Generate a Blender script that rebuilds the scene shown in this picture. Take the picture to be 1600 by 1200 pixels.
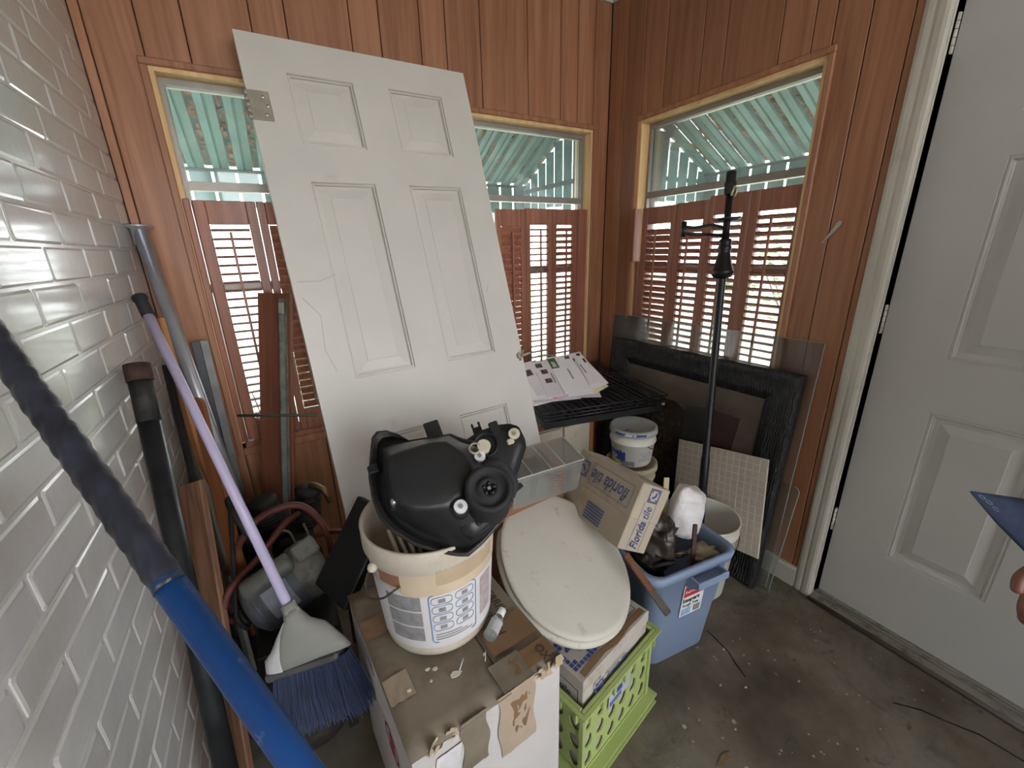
import bpy, math, random
from mathutils import Matrix, Vector, noise as mnoise
for o in list(bpy.data.objects): bpy.data.objects.remove(o)
S = bpy.context.scene
COL = S.collection
random.seed(7)
PI = math.pi
V = Vector
# ------------------------------------------------------------------ camera
cam = bpy.data.cameras.new('camera'); camo = bpy.data.objects.new('camera', cam); COL.objects.link(camo)
cam.sensor_width = 36.0; cam.lens = 647.79/1600*36.0; cam.clip_start = 0.02
camo.matrix_world = Matrix(((.86191, .17809, -.47476, -1.6393), (-.50637, .25331, -.82427, -1.8038), (-.02653, .95085, .30851, 1.3254), (0, 0, 0, 1)))
S.camera = camo
# ------------------------------------------------------------------ world: bright hazy sky
wd = bpy.data.worlds.new('sky'); S.world = wd; wd.use_nodes = True
wn = wd.node_tree.nodes; wn.clear()
wo = wn.new('ShaderNodeOutputWorld'); bg = wn.new('ShaderNodeBackground'); tc = wn.new('ShaderNodeTexCoord')
sx = wn.new('ShaderNodeSeparateXYZ'); rp = wn.new('ShaderNodeValToRGB')
wl = wd.node_tree.links
wl.new(tc.outputs['Generated'], sx.inputs[0]); wl.new(sx.outputs['Z'], rp.inputs[0])
rp.color_ramp.elements[0].position = 0.0; rp.color_ramp.elements[0].color = (.95, .97, 1.0, 1)
rp.color_ramp.elements[1].position = .7; rp.color_ramp.elements[1].color = (.80, .90, 1.0, 1)
wl.new(rp.outputs[0], bg.inputs[0]); bg.inputs[1].default_value = 1.25
wl.new(bg.outputs[0], wo.inputs[0])
# sun: high, out in front of the house, kept off the room by roof and awnings
sl = bpy.data.lights.new('sun', 'SUN'); sl.energy = 1.6; sl.angle = .03; sl.color = (1, .95, .86)
so = bpy.data.objects.new('sun', sl); COL.objects.link(so)
so.rotation_euler = V((-.45, -.30, -1.0)).to_track_quat('-Z', 'Y').to_euler()
S.view_settings.view_transform = 'Standard'; S.view_settings.look = 'None'
S.view_settings.exposure = 3.05; S.view_settings.gamma = 1; S.view_settings.use_curve_mapping = False
# ------------------------------------------------------------------ materials
MATS = {}
def lin(c): return tuple(((x/255)/12.92 if x/255 <= .04045 else ((x/255+.055)/1.055)**2.4) for x in c)
class NT:
    def __init__(s, name):
        s.m = bpy.data.materials.new(name); s.m.use_nodes = True
        s.t = s.m.node_tree; s.n = s.t.nodes; s.n.clear(); s.l = s.t.links
        s.out = s.n.new('ShaderNodeOutputMaterial')
        s.tc = s.n.new('ShaderNodeTexCoord'); s.oi = s.n.new('ShaderNodeObjectInfo')
        cb = s.n.new('ShaderNodeCombineXYZ')
        for i, k in enumerate((13.1, 7.7, 9.3)):
            mm = s.math('MULTIPLY', s.oi.outputs['Random'], k); s.l.new(mm, cb.inputs[i])
        ad = s.n.new('ShaderNodeVectorMath'); ad.operation = 'ADD'
        s.l.new(s.tc.outputs['Object'], ad.inputs[0]); s.l.new(cb.outputs[0], ad.inputs[1]); s.co = ad.outputs[0]
    def put(s, sock, v):
        if hasattr(v, 'links'): s.l.new(v, sock)
        elif isinstance(v, (tuple, list)) and len(v) == 3 and sock.type == 'RGBA': sock.default_value = (*v, 1)
        else: sock.default_value = v
    def math(s, op, a, b=0, clamp=False):
        n = s.n.new('ShaderNodeMath'); n.operation = op; n.use_clamp = clamp; s.put(n.inputs[0], a); s.put(n.inputs[1], b); return n.outputs[0]
    def scale(s, sc, co=None):
        n = s.n.new('ShaderNodeVectorMath'); n.operation = 'MULTIPLY'; s.l.new(co or s.co, n.inputs[0]); n.inputs[1].default_value = sc; return n.outputs[0]
    def noise(s, scale, detail=4, rough=.55, stretch=None, dist=0):
        n = s.n.new('ShaderNodeTexNoise'); n.inputs['Scale'].default_value = scale; n.inputs['Detail'].default_value = detail
        n.inputs['Roughness'].default_value = rough; n.inputs['Distortion'].default_value = dist
        s.l.new(s.scale(stretch) if stretch else s.co, n.inputs['Vector']); return n.outputs['Fac']
    def voro(s, scale, feature='F1', out='Distance', stretch=None):
        n = s.n.new('ShaderNodeTexVoronoi'); n.feature = feature; n.inputs['Scale'].default_value = scale
        s.l.new(s.scale(stretch) if stretch else s.co, n.inputs['Vector']); return n.outputs[out]
    def ramp(s, f, stops):
        n = s.n.new('ShaderNodeValToRGB'); s.l.new(f, n.inputs[0]); e = n.color_ramp.elements
        while len(e) > 1: e.remove(e[-1])
        for i, (p, c) in enumerate(stops):
            q = e[0] if i == 0 else e.new(p); q.position = p
            if not isinstance(c, tuple): c = (c, c, c)
            q.color = (*c, 1)
        return n.outputs[0]
    def mix(s, f, a, b, mode='MIX'):
        n = s.n.new('ShaderNodeMix'); n.data_type = 'RGBA'; n.blend_type = mode
        s.put(n.inputs[0], f); s.put(n.inputs[6], a); s.put(n.inputs[7], b); return n.outputs[2]
    def bsdf(s, col, rough=.6, metal=0, bump=None, bstr=.3, bdist=.002, spec=.5, trans=0, ior=1.45, alpha=1, coat=0, sub=0):
        b = s.n.new('ShaderNodeBsdfPrincipled'); s.put(b.inputs['Base Color'], col); s.put(b.inputs['Roughness'], rough)
        s.put(b.inputs['Metallic'], metal); b.inputs['Specular IOR Level'].default_value = spec
        b.inputs['Transmission Weight'].default_value = trans; b.inputs['IOR'].default_value = ior; s.put(b.inputs['Alpha'], alpha)
        b.inputs['Coat Weight'].default_value = coat; b.inputs['Coat Roughness'].default_value = .12
        if bump is not None:
            n = s.n.new('ShaderNodeBump'); n.inputs['Strength'].default_value = bstr; n.inputs['Distance'].default_value = bdist
            s.l.new(bump, n.inputs['Height']); s.l.new(n.outputs[0], b.inputs['Normal'])
        s.l.new(b.outputs[0], s.out.inputs[0]); return b
def plain(name, col, rough=.6, metal=0, amt=.25, sc=12, bstr=.15, spec=.5, alpha=1, coat=0, dirt=None, dsc=6, dlo=.55, dhi=.75):
    """surface of one colour with mottling, optional dirt patches and fine relief"""
    if name in MATS: return MATS[name]
    t = NT(name); c = lin(col); n1 = t.noise(sc, 5)
    a = tuple(x*(1-amt) for x in c); b = tuple(min(1, x*(1+amt*.6)) for x in c)
    colr = t.ramp(n1, [(.3, a), (.7, b)])
    if dirt:
        d = t.ramp(t.noise(dsc, 8, .65), [(dlo, 0.0), (dhi, 1.0)]); colr = t.mix(d, colr, lin(dirt))
    t.bsdf(colr, rough, metal, t.noise(sc*12, 3), bstr, .001, spec, alpha=alpha, coat=coat)
    MATS[name] = t.m; return t.m
def wood(name, c1, c2, c3=None, rough=.45, axis=2, sc=1.0, coat=0, dark=None, tone=0.0):
    """grain runs along the given object axis; tone shifts each board a little"""
    if name in MATS: return MATS[name]
    t = NT(name); st = [1, 1, 1]; st[axis] = .045
    st = tuple(st)
    g = t.noise(38*sc, 6, .6, st, .6); f = t.noise(160*sc, 4, .6, st)
    w = t.noise(9*sc, 3, .5, (st[0], st[1], st[2]) if True else None, 1.5)
    colr = t.ramp(g, [(.30, lin(c1)), (.52, lin(c2)), (.75, lin(c3 or c2))])
    colr = t.mix(t.ramp(w, [(.35, 0.0), (.7, .55)]), colr, lin(c1))
    if dark:
        k = t.voro(3.2*sc, stretch=tuple(1 if i != axis else .55 for i in range(3)))
        colr = t.mix(t.ramp(k, [(.02, .85), (.055, 0.0)]), colr, lin(dark))
    if tone:
        br = t.math('ADD', t.math('MULTIPLY', t.oi.outputs['Random'], tone), 1-tone*.5)
        cb = t.n.new('ShaderNodeCombineXYZ')
        for i in range(3): t.l.new(br, cb.inputs[i])
        colr = t.mix(1.0, colr, cb.outputs[0], 'MULTIPLY')
    t.bsdf(colr, rough, 0, f, .12, .001, .4, coat=coat)
    MATS[name] = t.m; return t.m
def glassy(name, tint=(1, 1, 1), refl=1.0, haze=0.0, hcol=(.8, .8, .8), rough=.02):
    """thin clear sheet: straight-through light, a Fresnel mirror and optionally a pale milky haze"""
    t = NT(name); tr = t.n.new('ShaderNodeBsdfTransparent'); tr.inputs[0].default_value = (*tint, 1)
    gl = t.n.new('ShaderNodeBsdfGlossy'); gl.inputs['Roughness'].default_value = rough
    fr = t.n.new('ShaderNodeFresnel'); fr.inputs[0].default_value = 1.5
    mx = t.n.new('ShaderNodeMixShader'); t.l.new(t.math('MULTIPLY', fr.outputs[0], refl, True), mx.inputs[0])
    t.l.new(tr.outputs[0], mx.inputs[1]); t.l.new(gl.outputs[0], mx.inputs[2]); last = mx
    if haze:
        df = t.n.new('ShaderNodeBsdfDiffuse'); df.inputs[0].default_value = (*hcol, 1)
        tl = t.n.new('ShaderNodeBsdfTranslucent'); tl.inputs[0].default_value = (*hcol, 1)
        m0 = t.n.new('ShaderNodeMixShader'); m0.inputs[0].default_value = .5; t.l.new(df.outputs[0], m0.inputs[1]); t.l.new(tl.outputs[0], m0.inputs[2])
        m2 = t.n.new('ShaderNodeMixShader'); t.l.new(t.ramp(t.noise(9, 6, .7), [(.3, haze*.5), (.8, min(1, haze*1.8))]), m2.inputs[0])
        t.l.new(mx.outputs[0], m2.inputs[1]); t.l.new(m0.outputs[0], m2.inputs[2]); last = m2
    t.l.new(last.outputs[0], t.out.inputs[0]); MATS[name] = t.m; return t.m
# ------------------------------------------------------------------ mesh building
class MB:
    def __init__(s): s.v = []; s.f = []; s.sm = []
    def add(s, vs, fs, smooth=False):
        k = len(s.v); s.v += [tuple(v) for v in vs]; s.f += [tuple(i+k for i in f) for f in fs]; s.sm += [smooth]*len(fs); return s
    def box(s, lo, hi, M=None):
        x0, y0, z0 = lo; x1, y1, z1 = hi
        vs = [V(p) for p in ((x0,y0,z0),(x1,y0,z0),(x1,y1,z0),(x0,y1,z0),(x0,y0,z1),(x1,y0,z1),(x1,y1,z1),(x0,y1,z1))]
        if M: vs = [M @ v for v in vs]
        return s.add(vs, [(0,3,2,1),(4,5,6,7),(0,1,5,4),(1,2,6,5),(2,3,7,6),(3,0,4,7)])
    def cbox(s, lo, hi, b, M=None):
        """box with chamfered edges"""
        x0, y0, z0 = lo; x1, y1, z1 = hi; vs = []
        for sx_, X in ((1, x0), (-1, x1)):
            for sy_, Y in ((1, y0), (-1, y1)):
                for sz_, Z in ((1, z0), (-1, z1)):
                    vs += [V((X, Y+sy_*b, Z+sz_*b)), V((X+sx_*b, Y, Z+sz_*b)), V((X+sx_*b, Y+sy_*b, Z))]
        if M: vs = [M @ v for v in vs]
        def i(a, bb, c, k): return (a*4+bb*2+c)*3+k
        fs = []
        fs += [(i(0,0,0,0),i(0,0,1,0),i(0,1,1,0),i(0,1,0,0)), (i(1,0,0,0),i(1,1,0,0),i(1,1,1,0),i(1,0,1,0))]
        fs += [(i(0,0,0,1),i(1,0,0,1),i(1,0,1,1),i(0,0,1,1)), (i(0,1,0,1),i(0,1,1,1),i(1,1,1,1),i(1,1,0,1))]
        fs += [(i(0,0,0,2),i(0,1,0,2),i(1,1,0,2),i(1,0,0,2)), (i(0,0,1,2),i(1,0,1,2),i(1,1,1,2),i(0,1,1,2))]
        for a in (0, 1):
            for c in (0, 1):
                fs += [(i(a,c,0,0),i(a,c,1,0),i(a,c,1,1),i(a,c,0,1)), (i(a,0,c,0),i(a,1,c,0),i(a,1,c,2),i(a,0,c,2)), (i(0,a,c,1),i(1,a,c,1),i(1,a,c,2),i(0,a,c,2))]
                for e in (0, 1): fs.append((i(a,c,e,0),i(a,c,e,1),i(a,c,e,2)))
        return s.add(vs, fs)
    def tube(s, pts, r, n=10, caps=True, smooth=True, closed=False):
        """round bar along a path; r is one radius or one per point"""
        pts = [V(p) for p in pts]; m = len(pts); rr = r if isinstance(r, (list, tuple)) else [r]*m
        k = len(s.v); up = None; vs = []
        for j, p in enumerate(pts):
            a = pts[j-1] if (j or closed) else p; b = pts[(j+1) % m] if (j < m-1 or closed) else p
            d = (b-a).normalized() if (b-a).length > 1e-9 else V((0, 0, 1))
            if up is None: up = d.orthogonal().normalized()
            up = (up - d*up.dot(d)); up = up.normalized() if up.length > 1e-6 else d.orthogonal().normalized()
            w = d.cross(up)
            vs += [p + (up*math.cos(2*PI*q/n) + w*math.sin(2*PI*q/n))*rr[j] for q in range(n)]
        fs = []
        for j in range(m if closed else m-1):
            j2 = (j+1) % m
            fs += [(j*n+q, j*n+(q+1) % n, j2*n+(q+1) % n, j2*n+q) for q in range(n)]
        s.add(vs, fs, smooth)
        if caps and not closed:
            s.f += [tuple(k+q for q in range(n-1, -1, -1)), tuple(k+(m-1)*n+q for q in range(n))]; s.sm += [False, False]
        return s
    def lathe(s, prof, n=32, M=None, smooth=True, a0=0, a1=2*PI, wob=None):
        """profile of (radius, height) turned about z"""
        full = abs(a1-a0-2*PI) < 1e-6; k = n if full else n+1; vs = []
        for r, z in prof:
            for q in range(k):
                a = a0+(a1-a0)*q/n; rr = r*(1+(wob(a, z) if wob else 0)); vs.append(V((rr*math.cos(a), rr*math.sin(a), z)))
        if M: vs = [M @ v for v in vs]
        fs = []
        for j in range(len(prof)-1):
            for q in range(n): q2 = (q+1) % k; fs.append((j*k+q, j*k+q2, (j+1)*k+q2, (j+1)*k+q))
        return s.add(vs, fs, smooth)
    def prism(s, poly, z0, z1, M=None, smooth=False):
        """outline in xy given a thickness along z"""
        n = len(poly); vs = [V((x, y, z0)) for x, y in poly]+[V((x, y, z1)) for x, y in poly]
        if M: vs = [M @ v for v in vs]
        k = len(s.v); s.add(vs, [(q, (q+1) % n, n+(q+1) % n, n+q) for q in range(n)], smooth)
        s.f += [tuple(k+q for q in range(n-1, -1, -1)), tuple(k+n+q for q in range(n))]; s.sm += [False, False]; return s
    def grid(s, fn, nu, nv, smooth=True, thick=0):
        vs = [V(fn(i/nu, j/nv)) for j in range(nv+1) for i in range(nu+1)]
        fs = [(j*(nu+1)+i, j*(nu+1)+i+1, (j+1)*(nu+1)+i+1, (j+1)*(nu+1)+i) for j in range(nv) for i in range(nu)]
        return s.add(vs, fs, smooth)
    def ball(s, c, r, n=12, m=8, M=None):
        vs = []
        rx, ry, rz = r if isinstance(r, (tuple, list)) else (r, r, r)
        for j in range(m+1):
            a = PI*j/m
            for q in range(n): vs.append(V((rx*math.sin(a)*math.cos(2*PI*q/n), ry*math.sin(a)*math.sin(2*PI*q/n), rz*math.cos(a))))
        vs = [(M @ v if M else v)+V(c) for v in vs]
        fs = [(j*n+q, (j+1)*n+q, (j+1)*n+(q+1) % n, j*n+(q+1) % n) for j in range(m) for q in range(n)]
        return s.add(vs, fs, True)
    def mesh(s, name, mat):
        me = bpy.data.meshes.new(name); me.from_pydata([tuple(v) for v in s.v], [], s.f)
        me.polygons.foreach_set('use_smooth', s.sm); me.update()
        if mat: me.materials.append(mat)
        return me
    def build(s, name, mat, parent=None, loc=None, mods=()):
        o = bpy.data.objects.new(name, s.mesh(name, mat)); COL.objects.link(o)
        if parent: o.parent = parent
        if loc: o.location = loc
        for kind, kw in mods:
            md = o.modifiers.new(kind.lower(), kind)
            for a, b in kw.items(): setattr(md, a, b)
        return o
def put(name, me, parent=None, M=None):
    o = bpy.data.objects.new(name, me); COL.objects.link(o)
    if parent: o.parent = parent
    if M is not None: o.matrix_local = M
    return o
def tag(o, label, cat, group=None):
    o['label'] = label; o['category'] = cat
    if group: o['group'] = group
    return o
def struct(o): o['kind'] = 'structure'; return o
def empty(name, M=None):
    o = bpy.data.objects.new(name, None); o.empty_display_size = .05; COL.objects.link(o)
    if M is not None: o.matrix_world = M
    return o
def thing(name, label, cat, M=None, group=None): return tag(empty(name, M), label, cat, group)
def frame(o, x, y):
    """placement matrix from an origin, an x direction and a rough y direction"""
    x = V(x).normalized(); y = V(y); z = x.cross(y).normalized(); y = z.cross(x)
    return Matrix(((x.x, y.x, z.x, o[0]), (x.y, y.y, z.y, o[1]), (x.z, y.z, z.z, o[2]), (0, 0, 0, 1)))
def T(x, y, z): return Matrix.Translation((x, y, z))
def RX(a): return Matrix.Rotation(a, 4, 'X')
def RY(a): return Matrix.Rotation(a, 4, 'Y')
def RZ(a): return Matrix.Rotation(a, 4, 'Z')
def ZXY(a, b, c): return RZ(a) @ RX(b) @ RY(c)
BEV = lambda w, n=2: ('BEVEL', dict(width=w, segments=n, limit_method='ANGLE'))
SUB = lambda n=2: ('SUBSURF', dict(levels=n, render_levels=n))
def text(name, s, size, mat, parent, M, shear=0, bold=0, align='LEFT', sx_=1.0, thick=.0002):
    cu = bpy.data.curves.new(name, 'FONT'); cu.body = s; cu.size = size; cu.shear = shear; cu.offset = bold; cu.align_x = align; cu.extrude = thick; cu.resolution_u = 3
    to = bpy.data.objects.new(name+'_tmp', cu); COL.objects.link(to)
    bpy.context.view_layer.update()
    me = bpy.data.meshes.new_from_object(to.evaluated_get(bpy.context.evaluated_depsgraph_get())); me.name = name
    bpy.data.objects.remove(to); me.materials.clear(); me.materials.append(mat)
    for v in me.vertices: v.co.x *= sx_
    return put(name, me, parent, M)
# ================================================================== THE SETTING
W = 1.965; CEIL = 2.44; REAR = -4.7; QY0, QY1 = -4.45, -2.45                 # further windows behind the camera
WX0, WX1, WZ0, WZ1 = -1.82, -.099, .615, 1.875        # opening in the back wall
BY0, BY1 = -.2157, -.985                              # opening in the right wall
m_cedar = wood('cedar_panelling', (138, 92, 67), (166, 116, 86), (180, 133, 104), .42, 2, 1.0, .08, (92, 60, 44), .2)
m_gap = plain('dark_joint', (38, 24, 18), .8)
m_stain = wood('red_stained_wood', (130, 82, 64), (160, 104, 82), (174, 120, 98), .4, 2, 1.3, .1)
m_pine = wood('pale_pine_jamb', (208, 168, 116), (228, 192, 140), (238, 206, 160), .5, 2, .8)
m_alu = plain('mill_aluminium', (150, 144, 136), .42, .4, .12, 20)
m_glass = glassy('window_glass', (.96, .98, .97), .9, .05)
# --- floor
t = NT('stained_concrete')
c1 = t.ramp(t.noise(2.2, 8, .62), [(.30, lin((62, 54, 45))), (.46, lin((100, 89, 75))), (.58, lin((118, 110, 98))), (.75, lin((82, 72, 58)))])
c2 = t.mix(t.ramp(t.noise(5.5, 6, .7, dist=1.0), [(.52, 0.0), (.68, .75)]), c1, lin((72, 71, 66)))
c2 = t.mix(t.ramp(t.noise(14, 5, .7), [(.62, 0.0), (.72, .6)]), c2, lin((52, 45, 38)))
sp = t.math('MULTIPLY', t.ramp(t.voro(17), [(.10, 1.0), (.135, 0.0)]), t.ramp(t.noise(7, 2), [(.56, 0.0), (.6, 1.0)]))
c2 = t.mix(sp, c2, lin((168, 162, 148)))
sp2 = t.math('MULTIPLY', t.ramp(t.voro(34), [(.09, 1.0), (.12, 0.0)]), t.ramp(t.noise(5, 2), [(.52, 0.0), (.56, 1.0)]))
c2 = t.mix(sp2, c2, lin((160, 152, 136)))
sp3 = t.math('MULTIPLY', t.ramp(t.voro(9), [(.05, 1.0), (.09, 0.0)]), t.ramp(t.noise(3.3, 2), [(.5, 0.0), (.56, 1.0)]))
c2 = t.mix(sp3, c2, lin((34, 28, 25)))
t.bsdf(c2, t.ramp(t.noise(4, 4), [(.3, .45), (.7, .75)]), 0, t.noise(60, 6, .65), .25, .002, .4)
m_floor = t.m
struct(MB().box((-2.25, REAR-.3, -.12), (.14, .14, 0)).build('floor', m_floor))
m_ceil = plain('white_ceiling', (205, 200, 190), .8)
struct(MB().box((-2.3, REAR, CEIL), (.5, .5, CEIL+.1)).build('ceiling', m_ceil))
# --- painted brick wall
t = NT('gloss_painted_brick')
n1 = t.noise(22, 6, .6); n2 = t.noise(3, 5, .6)
colr = t.ramp(n2, [(.3, lin((184, 180, 174))), (.7, lin((202, 200, 198)))])
colr = t.mix(t.ramp(t.noise(6, 5, .6), [(.5, 0.0), (1.0, .3)]), colr, lin((156, 146, 130)))
hgt = t.math('ADD', t.math('MULTIPLY', n1, 1.0), t.math('MULTIPLY', t.noise(75, 5, .65), .35))
t.bsdf(colr, .26, 0, hgt, .30, .004, .6, coat=.6)
m_brick = t.m
wl_ = struct(MB().box((-2.25, REAR, 0), (-W-.0019, .1, CEIL)).build('wall_left', m_brick))
BH, BL, JT = .0677, .2032, .0056
def brick_mesh(L, k):
    rnd = random.Random(k); b = MB(); h = BH-JT; e = .0045
    def ring(x, y0, y1, z0, z1, j, c):
        p = [(y0+c, z0), (y1-c, z0), (y1, z0+c), (y1, z1-c), (y1-c, z1), (y0+c, z1), (y0, z1-c), (y0, z0+c)]
        return [(x+rnd.uniform(-j, j), y+rnd.uniform(-j, j), z+rnd.uniform(-j, j)) for y, z in p]
    vs = ring(-.006, -.001, L+.001, -.001, h+.001, 0, .003)+ring(-.0014, .0006, L-.0006, .0006, h-.0006, .0006, .004)+ring(.0003, e, L-e, e, h-e, .0004, .005)
    fs = [(r*8+q, r*8+(q+1) % 8, r*8+8+(q+1) % 8, r*8+8+q) for r in range(2) for q in range(8)]+[tuple(16+q for q in range(8))]
    b.add(vs, fs, False)
    return b.mesh('brick', m_brick)
fullb = [brick_mesh(BL-JT, k) for k in range(8)]; halfb = [brick_mesh(BL/2-JT, 20+k) for k in range(3)]
rest = MB(); nb = 0
for r in range(36):
    y = -.003; z = r*BH+.004; j = 0
    while y > REAR:
        L = BL/2 if (j == 0 and r % 2) else BL
        rnd = random.Random(r*101+j)
        if y > -1.42:
            me = (halfb if L < BL else fullb)[rnd.randrange(3 if L < BL else 8)]
            put('brick', me, wl_, T(-W+rnd.uniform(-.0006, .0008), y-L+JT, z) @ RX(rnd.uniform(-.006, .006))); nb += 1
        else:
            rest.box((-W-.012, y-L+JT, z), (-W+.002, y, z+BH-JT))
        y -= L; j += 1
ro = rest.build('brick_rows', m_brick, wl_); ro['kind'] = 'stuff'
# --- panelled walls: every board a piece of its own on a dark backing
GA = [-1.965, -1.94, -1.707, -1.525, -1.421, -1.215, -1.111, -.958, -.854, -.703, -.475, -.297, -.2, 0]
GB = [0, -.108, -.338, -.517, -.617, -.822, -.925, -1.079, -1.181, -1.205]
b = MB()
for lo, hi in (((-2.0, WZ1), (.14, CEIL)), ((-2.0, 0), (.14, WZ0)), ((-2.0, WZ0), (WX0, WZ1)), ((WX1, WZ0), (.14, WZ1))):
    b.box((lo[0], .012, lo[1]), (hi[0], .13, hi[1]))
wb = struct(b.build('wall_back', m_gap))
DY0, DY1 = -1.265, -2.078; DH = 2.03
b = MB()
for lo, hi in (((0, WZ1), (BY1, CEIL)), ((0, 0), (BY1, WZ0)), ((0, WZ0), (BY0, WZ1)), ((BY1, 0), (DY0-.0, CEIL)), ((DY0, DH+.03), (DY1, CEIL)), ((DY1, 0), (QY1, CEIL)), ((QY0, 0), (REAR, CEIL)), ((QY1, 0), (QY0, WZ0)), ((QY1, WZ1), (QY0, CEIL))):
    b.box((.012, min(lo[0], hi[0]), lo[1]), (.13, max(lo[0], hi[0]), hi[1]))
wr = struct(b.build('wall_right', m_gap))
def board(a0, a1, z0, z1, wall):
    g = .0028; lo, hi = min(a0, a1)+g/2, max(a0, a1)-g/2
    if hi-lo < .004 or z1-z0 < .004: return
    if wall == 'A': MB().cbox((lo, 0, z0), (hi, .014, z1), .0022).build('board', m_cedar, wb)
    else: MB().cbox((0, lo, z0), (.014, hi, z1), .0022).build('board', m_cedar, wr)
def boards(G, o0, o1, wall):
    for a, c in zip(G[:-1], G[1:]):
        lo, hi = min(a, c), max(a, c); w0, w1 = min(o0, o1), max(o0, o1)
        if lo < w0: board(lo, min(hi, w0), 0, CEIL, wall)
        if hi > w1: board(max(lo, w1), hi, 0, CEIL, wall)
        if lo < w1 and hi > w0:
            board(max(lo, w0), min(hi, w1), WZ1, CEIL, wall); board(max(lo, w0), min(hi, w1), 0, WZ0, wall)
boards(GA, WX0, WX1, 'A'); boards(GB, BY0, BY1, 'B')
GQ = [DY1-.08, -2.32, -2.53, -2.65, -2.9, -3.08, -3.2, -3.42, -3.6, -3.85, -3.95, -4.2, -4.35, REAR]
boards(GQ, QY0, QY1, 'B')
b = MB()
for lo, hi in (((-W, 0), (0, WZ0)), ((-W, 2.34), (0, CEIL)), ((-W, WZ0), (-1.88, 2.34)), ((-.08, WZ0), (0, 2.34))): b.box((lo[0], REAR-.12, lo[1]), (hi[0], REAR, hi[1]))
struct(b.build('wall_rear', m_cedar))  # unseen wall, its opening enlarged to let more daylight into the room
board(DY0+.06, DY1-.08, DH+.1, CEIL, 'B')
# crown and baseboard
m_white = plain('aged_white_paint', (198, 192, 180), .45, 0, .08, 5, .1, dirt=(150, 138, 120), dsc=9, dlo=.62, dhi=.85)
crown = [(0, 0), (.012, 0), (.016, .010), (.030, .018), (.036, .034), (.042, .042), (0, .042)]
struct(MB().prism([(-x, y) for x, y in crown], 0, 1.96, frame((0, 0, CEIL-.042), (0, 1, 0), (0, 0, 1)) @ T(0, 0, -1.96)).build('trim_1', m_white))
struct(MB().prism([(-x, y) for x, y in crown], 0, 3.3, frame((0, 0, CEIL-.042), (1, 0, 0), (0, 0, 1))).build('trim_2', m_white))
struct(MB().prism([(0, 0), (-.013, 0), (-.013, .075), (-.008, .085), (0, .088)], 0, .2, frame((0, -1.003, 0), (1, 0, 0), (0, 0, 1))).build('baseboard_right', m_white))
# --- window casings (slim proud edge round each opening) and jamb linings
def casing(name, a0, a1, wall):
    lo, hi = min(a0, a1), max(a0, a1); w = .02; p = .010; b = MB()
    def bx(l0, z0, l1, z1):
        if wall == 'A': b.cbox((l0, -p, z0), (l1, .004, z1), .003)
        else: b.cbox((-p, l0, z0), (.004, l1, z1), .003)
    bx(lo-w, WZ1, hi+w, WZ1+w); bx(lo-w, WZ0-.03, lo, WZ1); bx(hi, WZ0-.03, hi+w, WZ1)
    bx(lo, WZ0-.03, hi, WZ0)
    return struct(b.build(name, m_cedar))
casing('trim_3', WX0, WX1, 'A'); casing('trim_4', BY0, BY1, 'B')
louvre_cache = {}
def unit(name, a0, a1, wall, jl, jr, glazed=True):
    """one aluminium window set in its wooden lining; jl/jr say which sides are lined by the wall opening"""
    lo, hi = min(a0, a1), max(a0, a1)
    def B(l0, d0, z0, l1, d1, z1, b): return b.box((l0, d0, z0), (l1, d1, z1)) if wall == 'A' else b.box((d0, l0, z0), (d1, l1, z1))
    root = struct(empty(name))
    b = MB(); B(lo, 0, WZ1-.012, hi, .12, WZ1, b); b.build('head_jamb', m_pine, root)
    b = MB(); B(lo, 0, WZ0, hi, .12, WZ0+.02, b); b.build('window_sill', m_stain, root)
    if jl: b = MB(); B(lo, 0, WZ0, lo+.012, .12, WZ1-.012, b); b.build('side_jamb', m_pine, root)
    if jr: b = MB(); B(hi-.012, 0, WZ0, hi, .12, WZ1-.012, b); b.build('side_jamb', m_pine, root)
    l, h = lo+.012, hi-.012; zb, zt = WZ0+.02, WZ1-.012
    b = MB(); B(l, .05, zb, l+.012, .095, zt, b); B(h-.012, .05, zb, h, .095, zt, b); B(l+.012, .05, zt-.018, h-.012, .095, zt, b); B(l+.022, .05, zb, h-.022, .095, zb+.025, b)
    b.build('window_frame', m_alu, root)
    b = MB(); B(l+.012, .055, 1.544, h-.012, .09, 1.572, b); b.build('meeting_rail', m_alu, root)
    b = MB(); B(l+.012, .055, 1.205, h-.012, .09, 1.235, b); b.build('lower_rail', m_alu, root)
    if not glazed: return root
    for z0, z1 in ((1.572, zt-.018), (1.235, 1.544), (zb+.025, 1.205)):
        b = MB(); B(l+.012, .070, z0, h-.012, .074, z1, b); b.build('glass_pane', m_glass, root)
    return root
unit('window_1', WX0, -.972, 'A', True, False); unit('window_2', -.948, WX1, 'A', False, True); unit('window_3', BY1, BY0, 'B', True, True)
unit('window_4', QY0, QY1, 'B', True, True, False)
struct(MB().box((-.972, .002, WZ0), (-.948, .12, WZ1)).build('trim_5', m_pine))
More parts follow.
